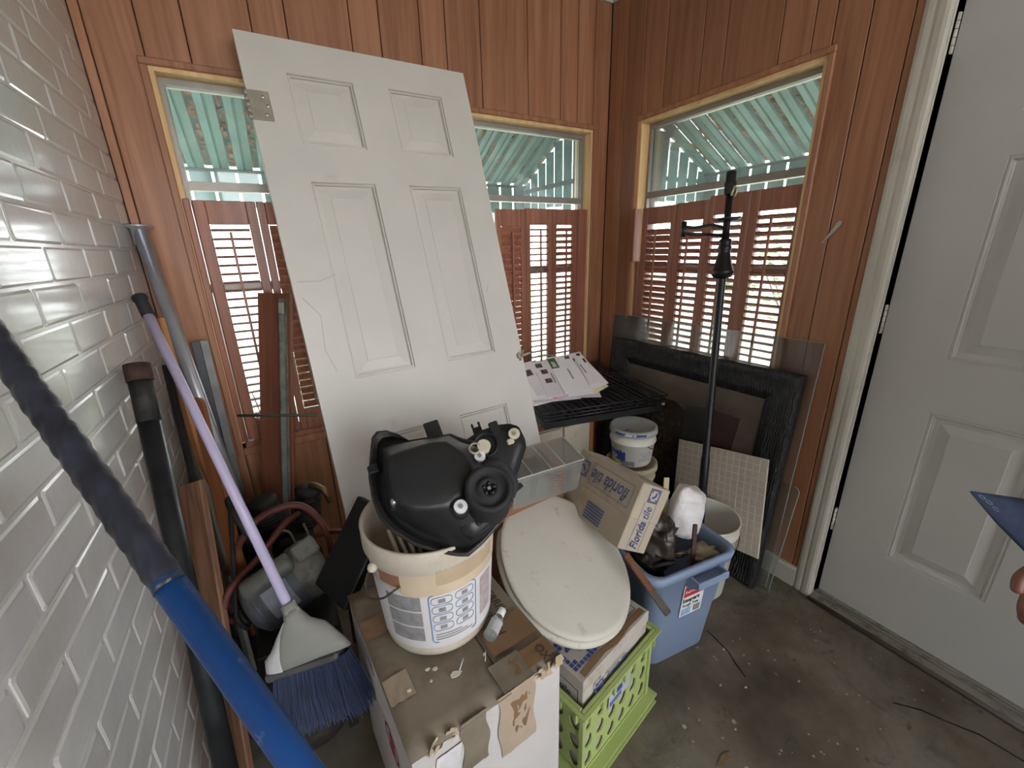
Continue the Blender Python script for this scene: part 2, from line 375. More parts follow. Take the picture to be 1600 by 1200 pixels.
# --- plantation shutters
def shutter(a0, a1, wall, tilt, label, ztop=1.508, l0=None, l1=None, out=0.0, yaw=0.0, missing=()):
    """one hinged leaf: stiles, rails, louvres and a tilt rod; leaf lies in local x-z, +y is outdoors"""
    w = abs(a1-a0)-.003; zb = .64
    if wall == 'A': M = T(min(a0, a1)+.0015, .013-out, 0) @ RZ(yaw)
    else: M = T(.013-out, max(a0, a1)-.0015, 0) @ RZ(-PI/2+yaw)
    r = thing('window_shutter', label, 'shutter', M, 'louvred shutters in the three windows')
    st = .026; h = .010
    s0 = l0 if l0 else st; s1 = l1 if l1 else st
    MB().cbox((0, -h, zb), (s0, h, ztop), .0025).build('stile', m_stain, r)
    MB().cbox((w-s1, -h, zb), (w, h, ztop), .0025).build('stile', m_stain, r)
    MB().cbox((s0, -h+.001, ztop-.075), (w-s1, h-.001, ztop), .002).build('top_rail', m_stain, r)
    MB().cbox((s0, -h+.001, zb), (w-s1, h-.001, zb+.085), .002).build('bottom_rail', m_stain, r)
    lw = w-s0-s1-.003; key = round(lw, 3)
    if key not in louvre_cache:
        pr = [(-.019, 0), (-.012, .0032), (0, .0042), (.012, .0032), (.019, 0), (.012, -.0032), (0, -.0042), (-.012, -.0032)]
        louvre_cache[key] = MB().prism(pr, 0, lw, frame((0, 0, 0), (0, 1, 0), (0, 0, 1))).mesh('louvre', m_stain)
    z = zb+.085+.018; n = 0; pitch = .0292
    while z < ztop-.075-.012:
        tl = tilt+random.uniform(-.05, .05)
        if n in missing: tl = -.5
        put('louvre', louvre_cache[key], r, T(s0+.0015, 0, z) @ RX(tl)); z += pitch; n += 1
    MB().box((w/2-.004, -.026, zb+.11), (w/2+.004, -.018, ztop-.10)).build('tilt_rod', m_stain, r)
    return r
shutter(-1.795, -1.612, 'A', -.04, 'red-brown louvred shutter leaf with open slats behind the silver pole', l0=.034, l1=.030)
shutter(-1.612, -1.46, 'A', -1.05, 'red-brown shutter leaf with closed slats at the left edge of the leaning door')
shutter(-.660, -.498, 'A', -1.0, 'red-brown shutter leaf with closed slats at the right edge of the leaning door', ztop=1.505)
shutter(-.498, -.338, 'A', -.03, 'red-brown shutter leaf with wide open slats above the pile of mail', ztop=1.511)
shutter(-.338, -.182, 'A', -.50, 'red-brown shutter leaf with half-tilted slats nearest the corner in the back wall', ztop=1.511)
shutter(-.262, -.458, 'B', -.80, 'shutter leaf nearest the corner in the right wall, slats almost shut', ztop=1.497, l0=.034, missing=(15,))
shutter(-.458, -.620, 'B', -.56, 'shutter leaf behind the swing arm of the lamp', ztop=1.500, l0=.034, l1=.022)
shutter(-.620, -.795, 'B', -.56, 'shutter leaf right behind the black lamp post', ztop=1.512, l0=.022)
shutter(-.795, -.985, 'B', -.46, 'shutter leaf at the far right of the right-hand window', ztop=1.512, l0=.034, l1=.022)
for i, (x0, x1, z0) in enumerate(((-1.818, -1.798, .64), (-.180, -.122, .64))):
    struct(MB().cbox((x0, -.004, z0), (x1, .03, 1.512), .003).build('trim_%d' % (6+i), m_stain))
struct(MB().cbox((-.022, -.240, 1.25), (.02, -.2285, 1.497), .002).build('trim_8', m_stain))
struct(MB().cbox((.0, -.262, .64), (.03, -.236, 1.25), .003).build('trim_9', m_stain))
# --- white panelled door in the right wall
m_door = plain('door_white', (194, 191, 186), .5, 0, .05, 3, .05)
d1 = struct(empty('door_1', frame((.045, DY0-.004, .018), (0, -1, 0), (0, 0, 1))))   # local x along door, y up, z = -x world (into room)
def panel_door(w, h, cols, rows, th, mat, root, depth=.009, bev=.022, raised=.030):
    """stile-and-rail face with sunk moulded panels, front at z=0; rows/cols are panel spans"""
    b = MB(); xs = [0]+[c for p in cols for c in p]+[w]; ys = [0]+[c for p in rows for c in p]+[h]
    for i in range(len(xs)-1):
        for j in range(len(ys)-1):
            x0, x1, y0, y1 = xs[i], xs[i+1], ys[j], ys[j+1]
            if i % 2 and j % 2: continue
            b.add([(x0, y0, 0), (x1, y0, 0), (x1, y1, 0), (x0, y1, 0)], [(0, 1, 2, 3)])
    b.add([(0, 0, 0), (w, 0, 0), (w, h, 0), (0, h, 0), (0, 0, -th), (w, 0, -th), (w, h, -th), (0, h, -th)], [(7, 6, 5, 4), (0, 4, 5, 1), (1, 5, 6, 2), (2, 6, 7, 3), (3, 7, 4, 0)])
    body = b.build('door_slab', mat, root)
    for x0, x1 in cols:
        for y0, y1 in rows:
            b = MB(); prof = [(0, 0), (.0015, -.003), (.004, -.003), (.0055, -.0008), (.0085, -.0008), (.010, -depth*.75), (.0125, -depth*.75), (.015, -depth), (bev+.003, -depth), (bev+raised, -.0030), (bev+raised+.0015, -.0015)]
            rings = []
            for d, z in prof: rings += [(x0+d, y0+d, z), (x1-d, y0+d, z), (x1-d, y1-d, z), (x0+d, y1-d, z)]
            fs = [(r*4+q, r*4+(q+1) % 4, r*4+4+(q+1) % 4, r*4+4+q) for r in range(len(prof)-1) for q in range(4)]
            k = (len(prof)-1)*4; fs.append((k, k+1, k+2, k+3)); b.add(rings, fs); b.build('panel', mat, root)
    return body
panel_door(.805, 2.0, ((.160, .395), (.455, .690)), ((.265, .80), (.965, 1.50), (1.60, 1.88)), .044, m_door, d1, .011, .024, .03)
m_gasket = plain('dark_weatherstrip', (44, 42, 40), .8)
for z in (.345, 1.085, 1.83):
    h = MB(); zz = z-.018
    h.tube([(-.006, zz-.045, .012), (-.006, zz+.045, .012)], .0075, 12)
    hb = h.build('hinge', m_white, d1)
    MB().box((-.018, zz-.044, .0005), (-.006, zz+.044, .004)).build('hinge_leaf', m_white, hb)
    for k in (-.027, -.009, .009, .027): MB().tube([(-.006, zz+k-.0006, .012), (-.006, zz+k+.0006, .012)], .0081, 12).build('knuckle_joint', m_gasket, hb)
MB().box((-.008, 0, -.03), (-.001, 2.0, -.016)).build('weatherstrip', m_gasket, d1)
# jamb, moulded casing, threshold
cas = [(0, 0), (.058, 0), (.060, .006), (.056, .009), (.050, .012), (.040, .0125), (.034, .010), (.026, .015), (.012, .017), (.004, .015), (0, .012)]
for nm, y, s in (('trim_10', DY0+.002, 1), ('trim_11', DY1-.002, -1)):
    M = frame((0, y, 0), (0, s, 0), (-s if s > 0 else 1, 0, 0)) if False else Matrix(((0, -1, 0, 0), (s, 0, 0, y), (0, 0, 1, 0), (0, 0, 0, 1)))
    struct(MB().prism(cas, 0, DH+.08, M).build(nm, m_white))
struct(MB().box((-.016, DY1-.06, DH+.022), (.0, DY0+.06, DH+.085)).build('trim_12', m_white))
struct(MB().box((0, DY0+.0, 0), (.12, DY0+.018, DH+.03)).build('trim_13', m_white))
struct(MB().box((0, DY1-.018, 0), (.12, DY1, DH+.03)).build('trim_14', m_white))
m_sill = plain('worn_threshold', (150, 143, 134), .5, .3, .2, 9, .2, dirt=(84, 72, 62), dsc=14, dlo=.5, dhi=.7)
th = struct(MB().cbox((-.022, DY1, 0), (.12, DY0, .012), .002).build('trim_15', m_sill))
MB().tube([(-.026, DY1, .008), (-.026, DY0, .008)], .008, 10).build('sill_nosing', plain('brown_threshold', (96, 84, 78), .5), th)
MB().box((.012, DY1, .012), (.020, DY0, .019)).build('sill_rib', m_sill, th)
MB().box((.028, DY1, .012), (.034, DY0, .017)).build('sill_rib', m_sill, th)
# ================================================================== OUTSIDE
t = NT('lawn'); 
colr = t.ramp(t.noise(3, 6, .7), [(.35, lin((132, 132, 124))), (.5, lin((146, 144, 136))), (.62, lin((108, 126, 78)))])
t.bsdf(colr, .9, 0, t.noise(40, 5), .5, .02); m_lawn = t.m
struct(MB().box((-14, -14, -.35), (14, 14, -.13)).build('ground', m_lawn))
m_teal = plain('teal_awning_paint', (78, 112, 108), .45, 0, .28, 9, .1, dirt=(108, 132, 126), dsc=5, dlo=.52, dhi=.8)
m_teal2 = plain('dull_teal_awning_paint', (58, 84, 80), .5, 0, .2, 7, .1, dirt=(66, 60, 50), dsc=9, dlo=.5, dhi=.7)
m_leaf = plain('dead_leaf', (132, 98, 74), .9, 0, .4, 30)
def awning(name, label, M, length, run, z_top, z_bot, ends):
    """sloping pans along local x; local y points away from the house"""
    r = thing(name, label, 'awning', M, 'slatted metal window awnings')
    sl_ = math.hypot(run, z_top-z_bot); a = math.atan2(z_bot-z_top, run); p = .10; n = int(length/p)
    pan = [(0, .012), (.003, 0), (.030, -.004), (.034, .003), (.038, .003), (.042, -.004), (.069, 0), (.072, .012), (.070, .012), (.066, .002), (.042, -.002), (.038, .005), (.034, .005), (.030, -.002), (.006, .002), (.002, .012)]
    def side(u, y, z): return V((u, y, z))
    Ms = T(0, .01, z_top) @ RX(a)
    pm = MB().prism(pan, 0, sl_, Ms @ Matrix(((1, 0, 0, 0), (0, 0, 1, 0), (0, 1, 0, 0), (0, 0, 0, 1)))).mesh('slat', m_teal)
    cm = MB().box((-.004, 0, .020), (.044, sl_, .023), Ms).mesh('cover_slat', m_teal2)
    vm = MB().prism([(0, 0), (.04, -.02), (.088, 0), (.088, .15), (0, .15)], 0, .002, frame((0, run+.012, z_bot-.155), (1, 0, 0), (0, 0, 1))).mesh('valance_slat', m_teal)
    for i in range(n):
        put('slat', pm, r, T(i*p, 0, 0)); put('cover_slat', cm, r, T(i*p+.068, 0, 0)); put('valance_slat', vm, r, T(i*p, 0, 0))
    MB().box((0, run-.002, z_bot-.012), (length, run+.010, z_bot+.004)).build('front_bar', m_teal2, r)
    for e in ends:
        k = 0; y = .03
        while y < run:
            zt = z_top+(z_bot-z_top)*(y/run)-.012
            MB().box((e, y, z_bot-.17+.02*math.sin(k*2.2)), (e+.003, y+.082, zt)).build('side_slat', m_teal, r); y += .09; k += 1
        MB().box((e-.012, .02, z_bot-.05), (e, run, z_bot-.025)).build('side_bar', m_teal2, r)
    lv = MB(); rnd = random.Random(5)
    for i in range(n):
        for k in range(40):
            u = .070+i*p+rnd.uniform(.0, .028); v = rnd.uniform(.05, sl_-.02)
            q = Ms @ T(u, v, .006+rnd.uniform(0, .012)) @ RZ(rnd.uniform(0, 6)) @ RX(rnd.uniform(-.7, .7)); s = rnd.uniform(.012, .024)
            lv.add([q @ V(c) for c in ((-s, 0, 0), (-s*.3, -s*.4, .001), (s*.5, -s*.35, 0), (s, 0, .002), (s*.4, s*.4, 0), (-s*.3, s*.4, .001))], [(0, 1, 2, 3, 4, 5)])
    lo_ = lv.build('leaf_litter', m_leaf, r); lo_['kind'] = 'stuff'
    return r
awning('window_awning', 'teal slatted metal awning with dead leaves outside the back windows', T(-2.05, .13, 0), 2.1, .72, 2.10, 1.735, (2.09,))
awning('window_awning', 'teal slatted metal awning outside the right-hand window', T(.13, .05, 0) @ RZ(-PI/2), 1.5, .72, 2.10, 1.735, (0.0,))
# neighbouring white wall and shrubs
m_sid = plain('white_block_wall', (214, 212, 208), .8, 0, .1, 3, .3)
nb_ = tag(MB().box((-6.0, 3.2, -.3), (-1.55, 3.5, 2.6)).build('garage_wall', m_sid), 'white painted wall of the next building seen through the left shutters', 'wall')
m_bush = plain('bush_leaf', (96, 122, 58), .6, 0, .5, 20)
def bush(x, y, r, h, label, seed):
    rnd = random.Random(seed); b = MB()
    for k in range(1100):
        a, u = rnd.uniform(0, 2*PI), rnd.uniform(-.35, 1); q = rnd.uniform(.6, 1); s = rnd.uniform(.03, .07)
        cz = math.sqrt(max(0, 1-u*u)); c = V((r*q*cz*math.cos(a), r*q*cz*math.sin(a), h*.5+h*.5*u*q))
        Mq = T(*c) @ RZ(rnd.uniform(0, 6)) @ RX(rnd.uniform(-1.2, 1.2))
        b.add([Mq @ V(p) for p in ((-s, 0, 0), (0, -s*.4, .004), (s, 0, 0), (0, s*.4, .004))], [(0, 1, 2, 3)])
    o = thing('shrub', label, 'shrub', T(x, y, -.13))
    f = b.build('foliage', m_bush, o); f['kind'] = 'stuff'
    st = MB()
    for k in range(5): st.tube([(0, 0, 0), (.1*math.cos(k*1.3)*r, .1*math.sin(k*1.3)*r, h*.3), (.5*math.cos(k*1.3)*r, .5*math.sin(k*1.3)*r, h*.7)], [.02, .015, .006], 6)
    st.build('stems', plain('bush_stem', (80, 62, 46), .9), o)
bush(.4, 4.2, .9, 1.6, 'green shrub seen through the open slats beside the corner', 1)
bush(3.8, .8, 1.0, 1.8, 'green shrub seen past the awning of the right-hand window', 2)
bush(-1.2, 2.4, .5, .7, 'low green shrub against the white wall outside', 3)
# ================================================================== LEANING DOOR
m_ldoor = plain('worn_cream_paint', (208, 203, 195), .42, 0, .05, 4, .08, dirt=(158, 148, 132), dsc=5, dlo=.66, dhi=.95)
m_zinc = plain('dull_zinc', (172, 164, 150), .45, .35, .15, 25)
m_screw = plain('screw_steel', (190, 188, 184), .3, .9, .1, 25)
m_blackpl = plain('black_plastic', (30, 30, 31), .42, 0, .3, 10, .15)
RD = ZXY(.034, -.321, -.016)
od = V((-1.5841, -.1063, 1.969)) + RD @ V((0, 0, -2.03))
ld = thing('interior_door', 'tall white six-panel door leaning against the back wall', 'door', frame(od, RD @ V((1, 0, 0)), RD @ V((0, 0, 1))))
panel_door(.76, 2.03, ((.119, .322), (.441, .643)), ((.22, .746), (.946, 1.583), (1.698, 1.923)), .035, m_ldoor, ld, .009, .018, .032)
m_groove = plain('groove_tone', (128, 116, 98), .9, 0, .4, 60)  # darker hairlines along the top and right edges of each panel groove
for x0, x1 in ((.119, .322), (.441, .643)):
    for y0, y1 in ((.22, .746), (.946, 1.583), (1.698, 1.923)):
        for d_ in (.0028, .0112):
            z_ = -.0028 if d_ < .01 else -.0066
            MB().tube([(x0+d_, y1-d_, z_), (x1-d_, y1-d_, z_), (x1-d_, y0+d_, z_)], .0009, 4).build('groove_line', m_groove, ld)
m_crack = plain('paint_crack', (150, 138, 118), .8)
hg = MB().cbox((-.001, 1.762, .0005), (.058, 1.852, .0035), .001).build('hinge', m_zinc, ld)
for y in (1.780, 1.807, 1.834): MB().lathe([(0, .0048), (.004, .0045), (.005, .0034)], 10, T(.04 if y != 1.807 else .048, y, 0)).build('screw', m_screw, hg)
for k in range(5): MB().tube([(-.004, 1.763+k*.018, .002), (-.004, 1.780+k*.018, .002)], .0058, 10).build('knuckle', m_zinc, hg)
MB().cbox((.757, .885, -.030), (.763, .945, -.004), .001).build('latch_plate', m_zinc, ld)
kb = MB().tube([(.745, .915, .0), (.745, .915, .012)], .013, 14).build('lock_stub', m_zinc, ld)
MB().tube([(.745, .915, .012), (.768, .915, .022), (.785, .917, .018)], [.006, .005, .004], 8).build('spindle', m_zinc, kb)
MB().tube([(.742, .895, .003), (.760, .935, .014)], .004, 8).build('bracket', m_zinc, kb)
for p in ([(.02, 1.22), (.06, 1.16), (.05, 1.05), (.07, .98)], [(.016, 1.27), (.08, 1.268), (.13, 1.285)], [(.66, 1.18), (.675, 1.21)]):
    MB().tube([(x, y, .0) for x, y in p], .0006, 4).build('scratch', m_crack, ld)
# ================================================================== POLES AND BOARDS BY THE BRICK WALL
m_chrome = plain('brushed_steel_tube', (190, 192, 200), .3, .75, .1, 14, .05)
def rod(b, p0, p1, r, n=14, **k): return b.tube([V(p0), V(p1)], r, n, **k)
def along(p0, p1, t): return V(p0)+(V(p1)-V(p0))*t
p0, p1 = V((-1.826, -.30, .262)), V((-1.938, -.055, 1.42))
sp = thing('steel_pole', 'silver steel tube with a flat round end leaning in the brick corner', 'pole', T(*p0))
rod(MB(), (0, 0, 0), p1-p0, .0195, 20).build('tube', m_chrome, sp)
MB().lathe([(0, .006), (.036, .006), (.038, .003), (.036, 0), (.021, -.004), (.021, -.05), (.0195, -.052)], 24, frame(p1-p0, (1, 0, 0), (0, 1, -.05))).build('end_flange', m_chrome, sp)
# broom
m_lav = plain('lavender_enamel', (196, 186, 216), .35, 0, .06, 8, .05, dirt=(120, 104, 104), dsc=26, dlo=.68, dhi=.76)
m_rub = plain('black_rubber', (34, 34, 37), .75, 0, .3, 30)
g0, g1 = V((-1.930, -.329, 1.232)), V((-1.716, -.862, .489))
br = thing('broom', 'push-style upright broom with lavender handle, white head and blue bristles', 'broom', T(*g1))
d = (g0-g1); dn = d.normalized()
rod(MB(), dn*.02, d*.95, .0115, 16).build('handle', m_lav, br)
b = MB(); b.tube([d*.935, d*.985, d*.990, d*1.0, d*1.004], [.0145, .0145, .0175, .0175, .012], 16); b.build('hand_grip', m_rub, br)
sd = V((.185, -.105, .085)); sd = (sd-dn*sd.dot(dn)).normalized(); nn = sd.cross(dn).normalized()
FB = Matrix(((sd.x, nn.x, dn.x, 0), (sd.y, nn.y, dn.y, 0), (sd.z, nn.z, dn.z, 0), (0, 0, 0, 1)))      # x across head, z up the handle
m_brw = plain('white_broom_plastic', (152, 151, 144), .35, 0, .05, 6, .05, dirt=(150, 140, 128), dsc=10, dlo=.6, dhi=.85)
b = MB(); prof = [(.030, .016, .016), (.012, .022, .020), (-.010, .045, .022), (-.035, .078, .024), (-.065, .102, .025), (-.090, .112, .025)]
rings = []
for z, hw, hd in prof: rings += [FB @ V((hw*math.copysign(abs(math.cos(a))**.7, math.cos(a))-.010*(z < 0), hd*math.sin(a), z+(-.020*math.cos(a) if z < -.05 else 0))) for a in (2*PI*q/24 for q in range(24))]
b.add(rings, [(r*24+q, r*24+(q+1) % 24, r*24+24+(q+1) % 24, r*24+24+q) for r in range(len(prof)-1) for q in range(24)], True)
side_ = -1 if (FB.to_3x3() @ V((0, 1, 0))).dot(V((-1.64, -1.80, 1.33))-g1) < 0 else 1
vs_ = []
for z, hw, hd in prof[1:]: vs_ += [FB @ V((hw*1.02*math.copysign(abs(math.cos(a))**.7, math.cos(a))-.010*(z < 0), hd*1.16*math.sin(a)*side_, z+(-.020*math.cos(a) if z < -.05 else 0))) for a in (PI*(.60+.40*q/8) for q in range(9))]
MB().add(vs_, [(r*9+q, r*9+q+1, r*9+10+q, r*9+9+q) for r in range(4) for q in range(8)], True).build('white_sticker', plain('sticker_white', (222, 222, 222), .45), br)
hd_ = b.build('broom_head', m_brw, br, mods=[('SOLIDIFY', dict(thickness=.003))])
MB().tube([FB @ V((0, 0, .005)), FB @ V((0, 0, .045))], .0175, 16).build('socket', m_brw, hd_)
MB().cbox((-.108, -.020, -.112), (.088, .020, -.090), .006, FB @ RY(.17)).build('bristle_block', plain('grey_block', (92, 90, 92), .6), br)
m_brs = plain('blue_bristle', (31, 45, 84), .6, 0, .4, 40)
b = MB(); rnd = random.Random(11)
for k in range(1500):
    u = rnd.uniform(-1, 1); w = rnd.uniform(-1, 1); L = rnd.uniform(.105, .135)
    r0 = V((-.010+u*.094, w*.016, -.104-.016*u)); r1 = V((-.030+u*.112+rnd.uniform(-.010, .010), w*.034+rnd.uniform(-.008, .008), -.104-.016*u-L))
    m = (r0+r1)/2+V((0, w*.004, 0)); s = .0009
    for a, c in ((r0, m), (m, r1)):
        q = V((s, 0, 0)); q2 = V((0, s, 0))
        b.add([FB @ x for x in (a-q, a+q2, a+q, c-q, c+q2, c+q)], [(0, 1, 4, 3), (1, 2, 5, 4), (2, 0, 3, 5)])
bo = b.build('bristles', m_brs, br); bo['kind'] = 'stuff'
# black pipe
t = NT('black_iron'); t.bsdf(t.ramp(t.noise(14, 6), [(.3, lin((26, 27, 28))), (.7, lin((46, 48, 50)))]), t.ramp(t.noise(20), [(.3, .3), (.7, .5)]), .3, t.noise(90, 3), .1, .001); m_iron = t.m
m_rust = plain('brown_rust', (72, 50, 42), .8, .2, .35, 40, .4)
q0, q1 = V((-1.905, -1.0, .01)), V((-1.936, -.512, 1.086))
pp = thing('iron_pipe', 'thick black iron pipe with rusty capped top leaning on the brick wall', 'pipe', T(*q0))
d = q1-q0; rod(MB(), (0, 0, 0), d*.93, .0225, 20).build('tube', m_iron, pp)
rod(MB(), d*.88, d*.975, .0232, 20).build('threaded_end', plain('worn_iron', (52, 50, 48), .6, .4, .4, 60, .5), pp); rod(MB(), d*.965, d, .0262, 20).build('end_cap', m_rust, pp)
# blue pole wrapped with tape
t = NT('blue_paint'); t.bsdf(t.mix(t.ramp(t.noise(26, 7, .75), [(.60, 0.0), (.72, .75)]), t.ramp(t.noise(6, 4), [(.3, lin((26, 78, 150))), (.7, lin((38, 100, 180)))]), lin((150, 172, 204))), .4, 0, t.noise(40, 4), .3, .002); m_blue = t.m
t = NT('wrapped_black_tape'); w = t.n.new('ShaderNodeTexWave'); w.inputs['Scale'].default_value = 22; w.inputs['Distortion'].default_value = 2.5; t.l.new(t.co, w.inputs['Vector'])
t.bsdf(t.ramp(t.noise(30, 5), [(.3, lin((30, 31, 39))), (.7, lin((50, 52, 64)))]), .34, 0, w.outputs['Fac'], .5, .003, .5); m_tape = t.m
a0, a1 = V((-1.943, -1.035, 1.247)), V((-1.690, -1.466, .853)); dd = (a1-a0); foot = a0+dd*(1.247/.394*.985)
bp = thing('painted_pole', 'blue painted pole with black tape wrap in the near foreground', 'pole', T(*foot))
rod(MB(), foot-foot, along(a0, a1, .60)-foot, .0150, 20).build('shaft', m_blue, bp)
b = MB(); n = 60; b.tube([along(a0, a1, -.02+.66*k/n)-foot for k in range(n+1)], [.0156+.0007*math.sin(k*1.9)+.0004*math.sin(k*.7) for k in range(n+1)], 20); b.build('tape_wrap', m_tape, bp)
# thin boards and rods
def plank(name, label, cat, p0, p1, side, w, th, mat, top=None):
    """board from p0 (foot) to p1 (top), width along side"""
    z = (V(p1)-V(p0)); L = z.length; z = z.normalized(); x = (V(side)-z*V(side).dot(z)).normalized(); y = z.cross(x)
    M = Matrix(((x.x, y.x, z.x, p0[0]), (x.y, y.y, z.y, p0[1]), (x.z, y.z, z.z, p0[2]), (0, 0, 0, 1)))
    b = MB()
    if top == 'round':
        out = [(-w/2, 0), (w/2, 0)]+[(w/2*math.cos(a), L-w*.8+w*.8*math.sin(a)) for a in (PI*k/10 for k in range(11))]
        b.prism(out, -th/2, th/2, Matrix(((1, 0, 0, 0), (0, 0, 1, 0), (0, 1, 0, 0), (0, 0, 0, 1))))
    else: b.cbox((-w/2, -th/2, 0), (w/2, th/2, L), min(.003, th*.2))
    o = b.build(name, mat); o.matrix_world = M; return tag(o, label, cat)
m_tan = wood('tan_board', (148, 98, 60), (176, 122, 78), None, .55)
m_orange = wood('orange_brown_board', (116, 68, 42), (140, 86, 54), None, .5)
m_offw = plain('off_white_board', (150, 144, 130), .7, 0, .12, 8, .2, dirt=(90, 78, 64), dsc=14, dlo=.6, dhi=.75)
m_pinef = wood('striped_fir', (96, 66, 50), (146, 106, 82), (168, 128, 102), .6, 2, 1.5)
m_brownb = wood('brown_shelf_board', (98, 56, 40), (120, 72, 52), (134, 84, 62), .5)
plank('wood_strip', 'tan wooden strip just right of the broom grip', 'wood strip', (-1.905, -.30, .01), (-1.918, -.235, 1.165), (.6, -.8, 0), .032, .014, m_tan)
plank('round_top_slat', 'orange-brown slat with rounded top behind the broom handle', 'slat', (-1.852, -.56, .275), (-1.885, -.225, .905), (.8, -.6, 0), .042, .014, m_orange, 'round')
plank('painted_board', 'narrow off-white painted board beside the thin black rod', 'board', (-1.900, -.46, .01), (-1.934, -.17, .90), (.45, -.9, 0), .05, .012, m_offw)
plank('fir_board', 'short fir board with dark striped grain standing against the brick wall', 'board', (-1.925, -.80, .01), (-1.925, -.40, .70), (.72, -.7, 0), .085, .019, m_pinef)
r0, r1 = V((-1.905, -.62, .01)), V((-1.936, -.225, 1.02))
o = tag(rod(MB(), (0, 0, 0), r1-r0, .0105, 12).build('thin_rod', m_iron, None, r0), 'thin black rod between the broom handle and the iron pipe', 'rod')
for nm, lb, x, mt in (('metal_channel', 'black metal channel standing in the corner by the window', -1.886, plain('black_metal', (30, 30, 32), .4, .5)), ('metal_channel', 'grey metal channel beside the black one by the window', -1.862, plain('grey_metal', (84, 84, 82), .45, .6, .25, 20))):
    b = MB(); b.prism([(-.011, -.008), (.011, -.008), (.011, .008), (.007, .008), (.007, -.004), (-.007, -.004), (-.007, .008), (-.011, .008)], 0, 1.05)
    o = tag(b.build(nm, mt), lb, 'metal channel', 'metal channels by the window'); o.matrix_world = T(x+.012, -.175, .012) @ RX(-.115) @ RZ(.2)
# brown board with metal track, cross rod, dark stick
z0, z1 = V((-1.805, -.30, .015)), V((-1.608, -.065, 1.198))
zz = (z1-z0).normalized(); xx = V((.86, -.5, 0)); xx = (xx-zz*xx.dot(zz)).normalized(); yy = zz.cross(xx)
tb = thing('shelf_board', 'brown board with a pale metal track leaning below the left window', 'board', Matrix(((xx.x, yy.x, zz.x, z0.x), (xx.y, yy.y, zz.y, z0.y), (xx.z, yy.z, zz.z, z0.z), (0, 0, 0, 1))))
Lb = (z1-z0).length
MB().cbox((-.058, -.010, 0), (.058, .010, Lb), .002).build('board', m_brownb, tb)
m_trk = plain('pale_metal_track', (156, 158, 150), .5, .5, .2, 20, .2, dirt=(96, 104, 92), dsc=12, dlo=.5, dhi=.7)
tk = MB().box((.022, -.022, .10), (.047, -.0175, Lb-.02)).box((.022, -.022, .10), (.026, -.010, Lb-.02)).box((.043, -.022, .10), (.047, -.010, Lb-.02)).build('track', m_trk, tb)
MB().cbox((.026, -.030, Lb-.075), (.044, -.021, Lb-.035), .002).build('track_clip', m_zinc, tk)
tag(rod(MB(), (0, 0, 0), (.205, -.120, -.004), .0045, 8).build('cross_rod', plain('green_grey_rod', (78, 80, 70), .6, .4), None, (-1.775, -.383, .872)), 'thin horizontal metal rod in front of the brown board', 'rod')
tag(rod(MB(), (0, 0, 0), (.155, .10, .86), .008, 8).build('dark_stick', wood('dark_stick_wood', (52, 34, 28), (70, 48, 40), None, .6), None, (-1.742, -.165, .27)), 'dark slim stick beside the leaning door, right of the brown board', 'stick')
b = MB(); b.tube([(.014*math.cos(a), 0, .014*math.sin(a)) for a in (2*PI*k/16 for k in range(16))], .0022, 6, closed=True)
b.tube([(0, 0, .014), (-.012, .004, .10)], .0018, 6)
tag(b.build('hook_ring', m_zinc, None, (-1.735, -.045, .745)), 'small steel ring hanging on a wire by the left window sill', 'ring')
# ================================================================== OLD AIR COMPRESSOR
m_motor = plain('blue_grey_enamel', (92, 96, 104), .5, .1, .2, 9, .3, dirt=(86, 76, 64), dsc=9, dlo=.48, dhi=.66)
m_greas = plain('greasy_cast_iron', (46, 43, 40), .55, .3, .4, 18, .4)
m_tank = plain('dirty_dark_tank', (58, 54, 50), .55, .2, .3, 6, .3, dirt=(96, 88, 78), dsc=11, dlo=.58, dhi=.75)
cp = thing('air_compressor', 'old belt-driven air compressor with grey motor and red hose behind the broom', 'compressor', T(-1.735, -.56, 0))
MT = frame((0, .12, .155), (1, 0, 0), (0, 0, 1)) @ T(0, 0, 0)    # local z = -y
b = MB(); b.lathe([(0, -.12), (.05, -.115), (.09, -.10), (.112, -.075), (.118, -.05), (.118, .38), (.112, .405), (.09, .43), (.05, .445), (0, .45)], 32, MT); b.build('tank', m_tank, cp)
MB().lathe([(0, 0), (.017, 0), (.024, .004), (.024, .05), (.017, .05), (.017, .004)], 20, frame((.098, -.26, .215), (1, .2, 0), (0, .2, 1)) @ RX(.9)).build('port_stub', m_greas, cp)
for y in (.05, .38 - .12 - .5):
    MB().box((-.11, y-.015, 0), (-.085, y+.015, .09)).box((.085, y-.015, 0), (.11, y+.015, .09)).build('foot', m_tank, cp)
MB().cbox((-.10, -.15, .270), (.11, .26, .278), .002).build('deck_plate', m_greas, cp)
ax = V((.93, .12, .33)).normalized(); mc = V((-.015, -.02, .375))
MM = frame(mc, ax.cross(V((0, 0, 1))), V((0, 0, 1)).cross(ax).cross(ax)*-1) if False else (lambda z: Matrix(((1,0,0,0),(0,1,0,0),(0,0,1,0),(0,0,0,1))))(0)
xq = ax.orthogonal().normalized(); yq = ax.cross(xq)
MM = Matrix(((xq.x, yq.x, ax.x, mc.x), (xq.y, yq.y, ax.y, mc.y), (xq.z, yq.z, ax.z, mc.z), (0, 0, 0, 1)))
MB().lathe([(0, -.10), (.035, -.10), (.060, -.094), (.082, -.078), (.086, -.068), (.086, .060), (.083, .064)], 36, MM).build('motor_body', m_motor, cp)
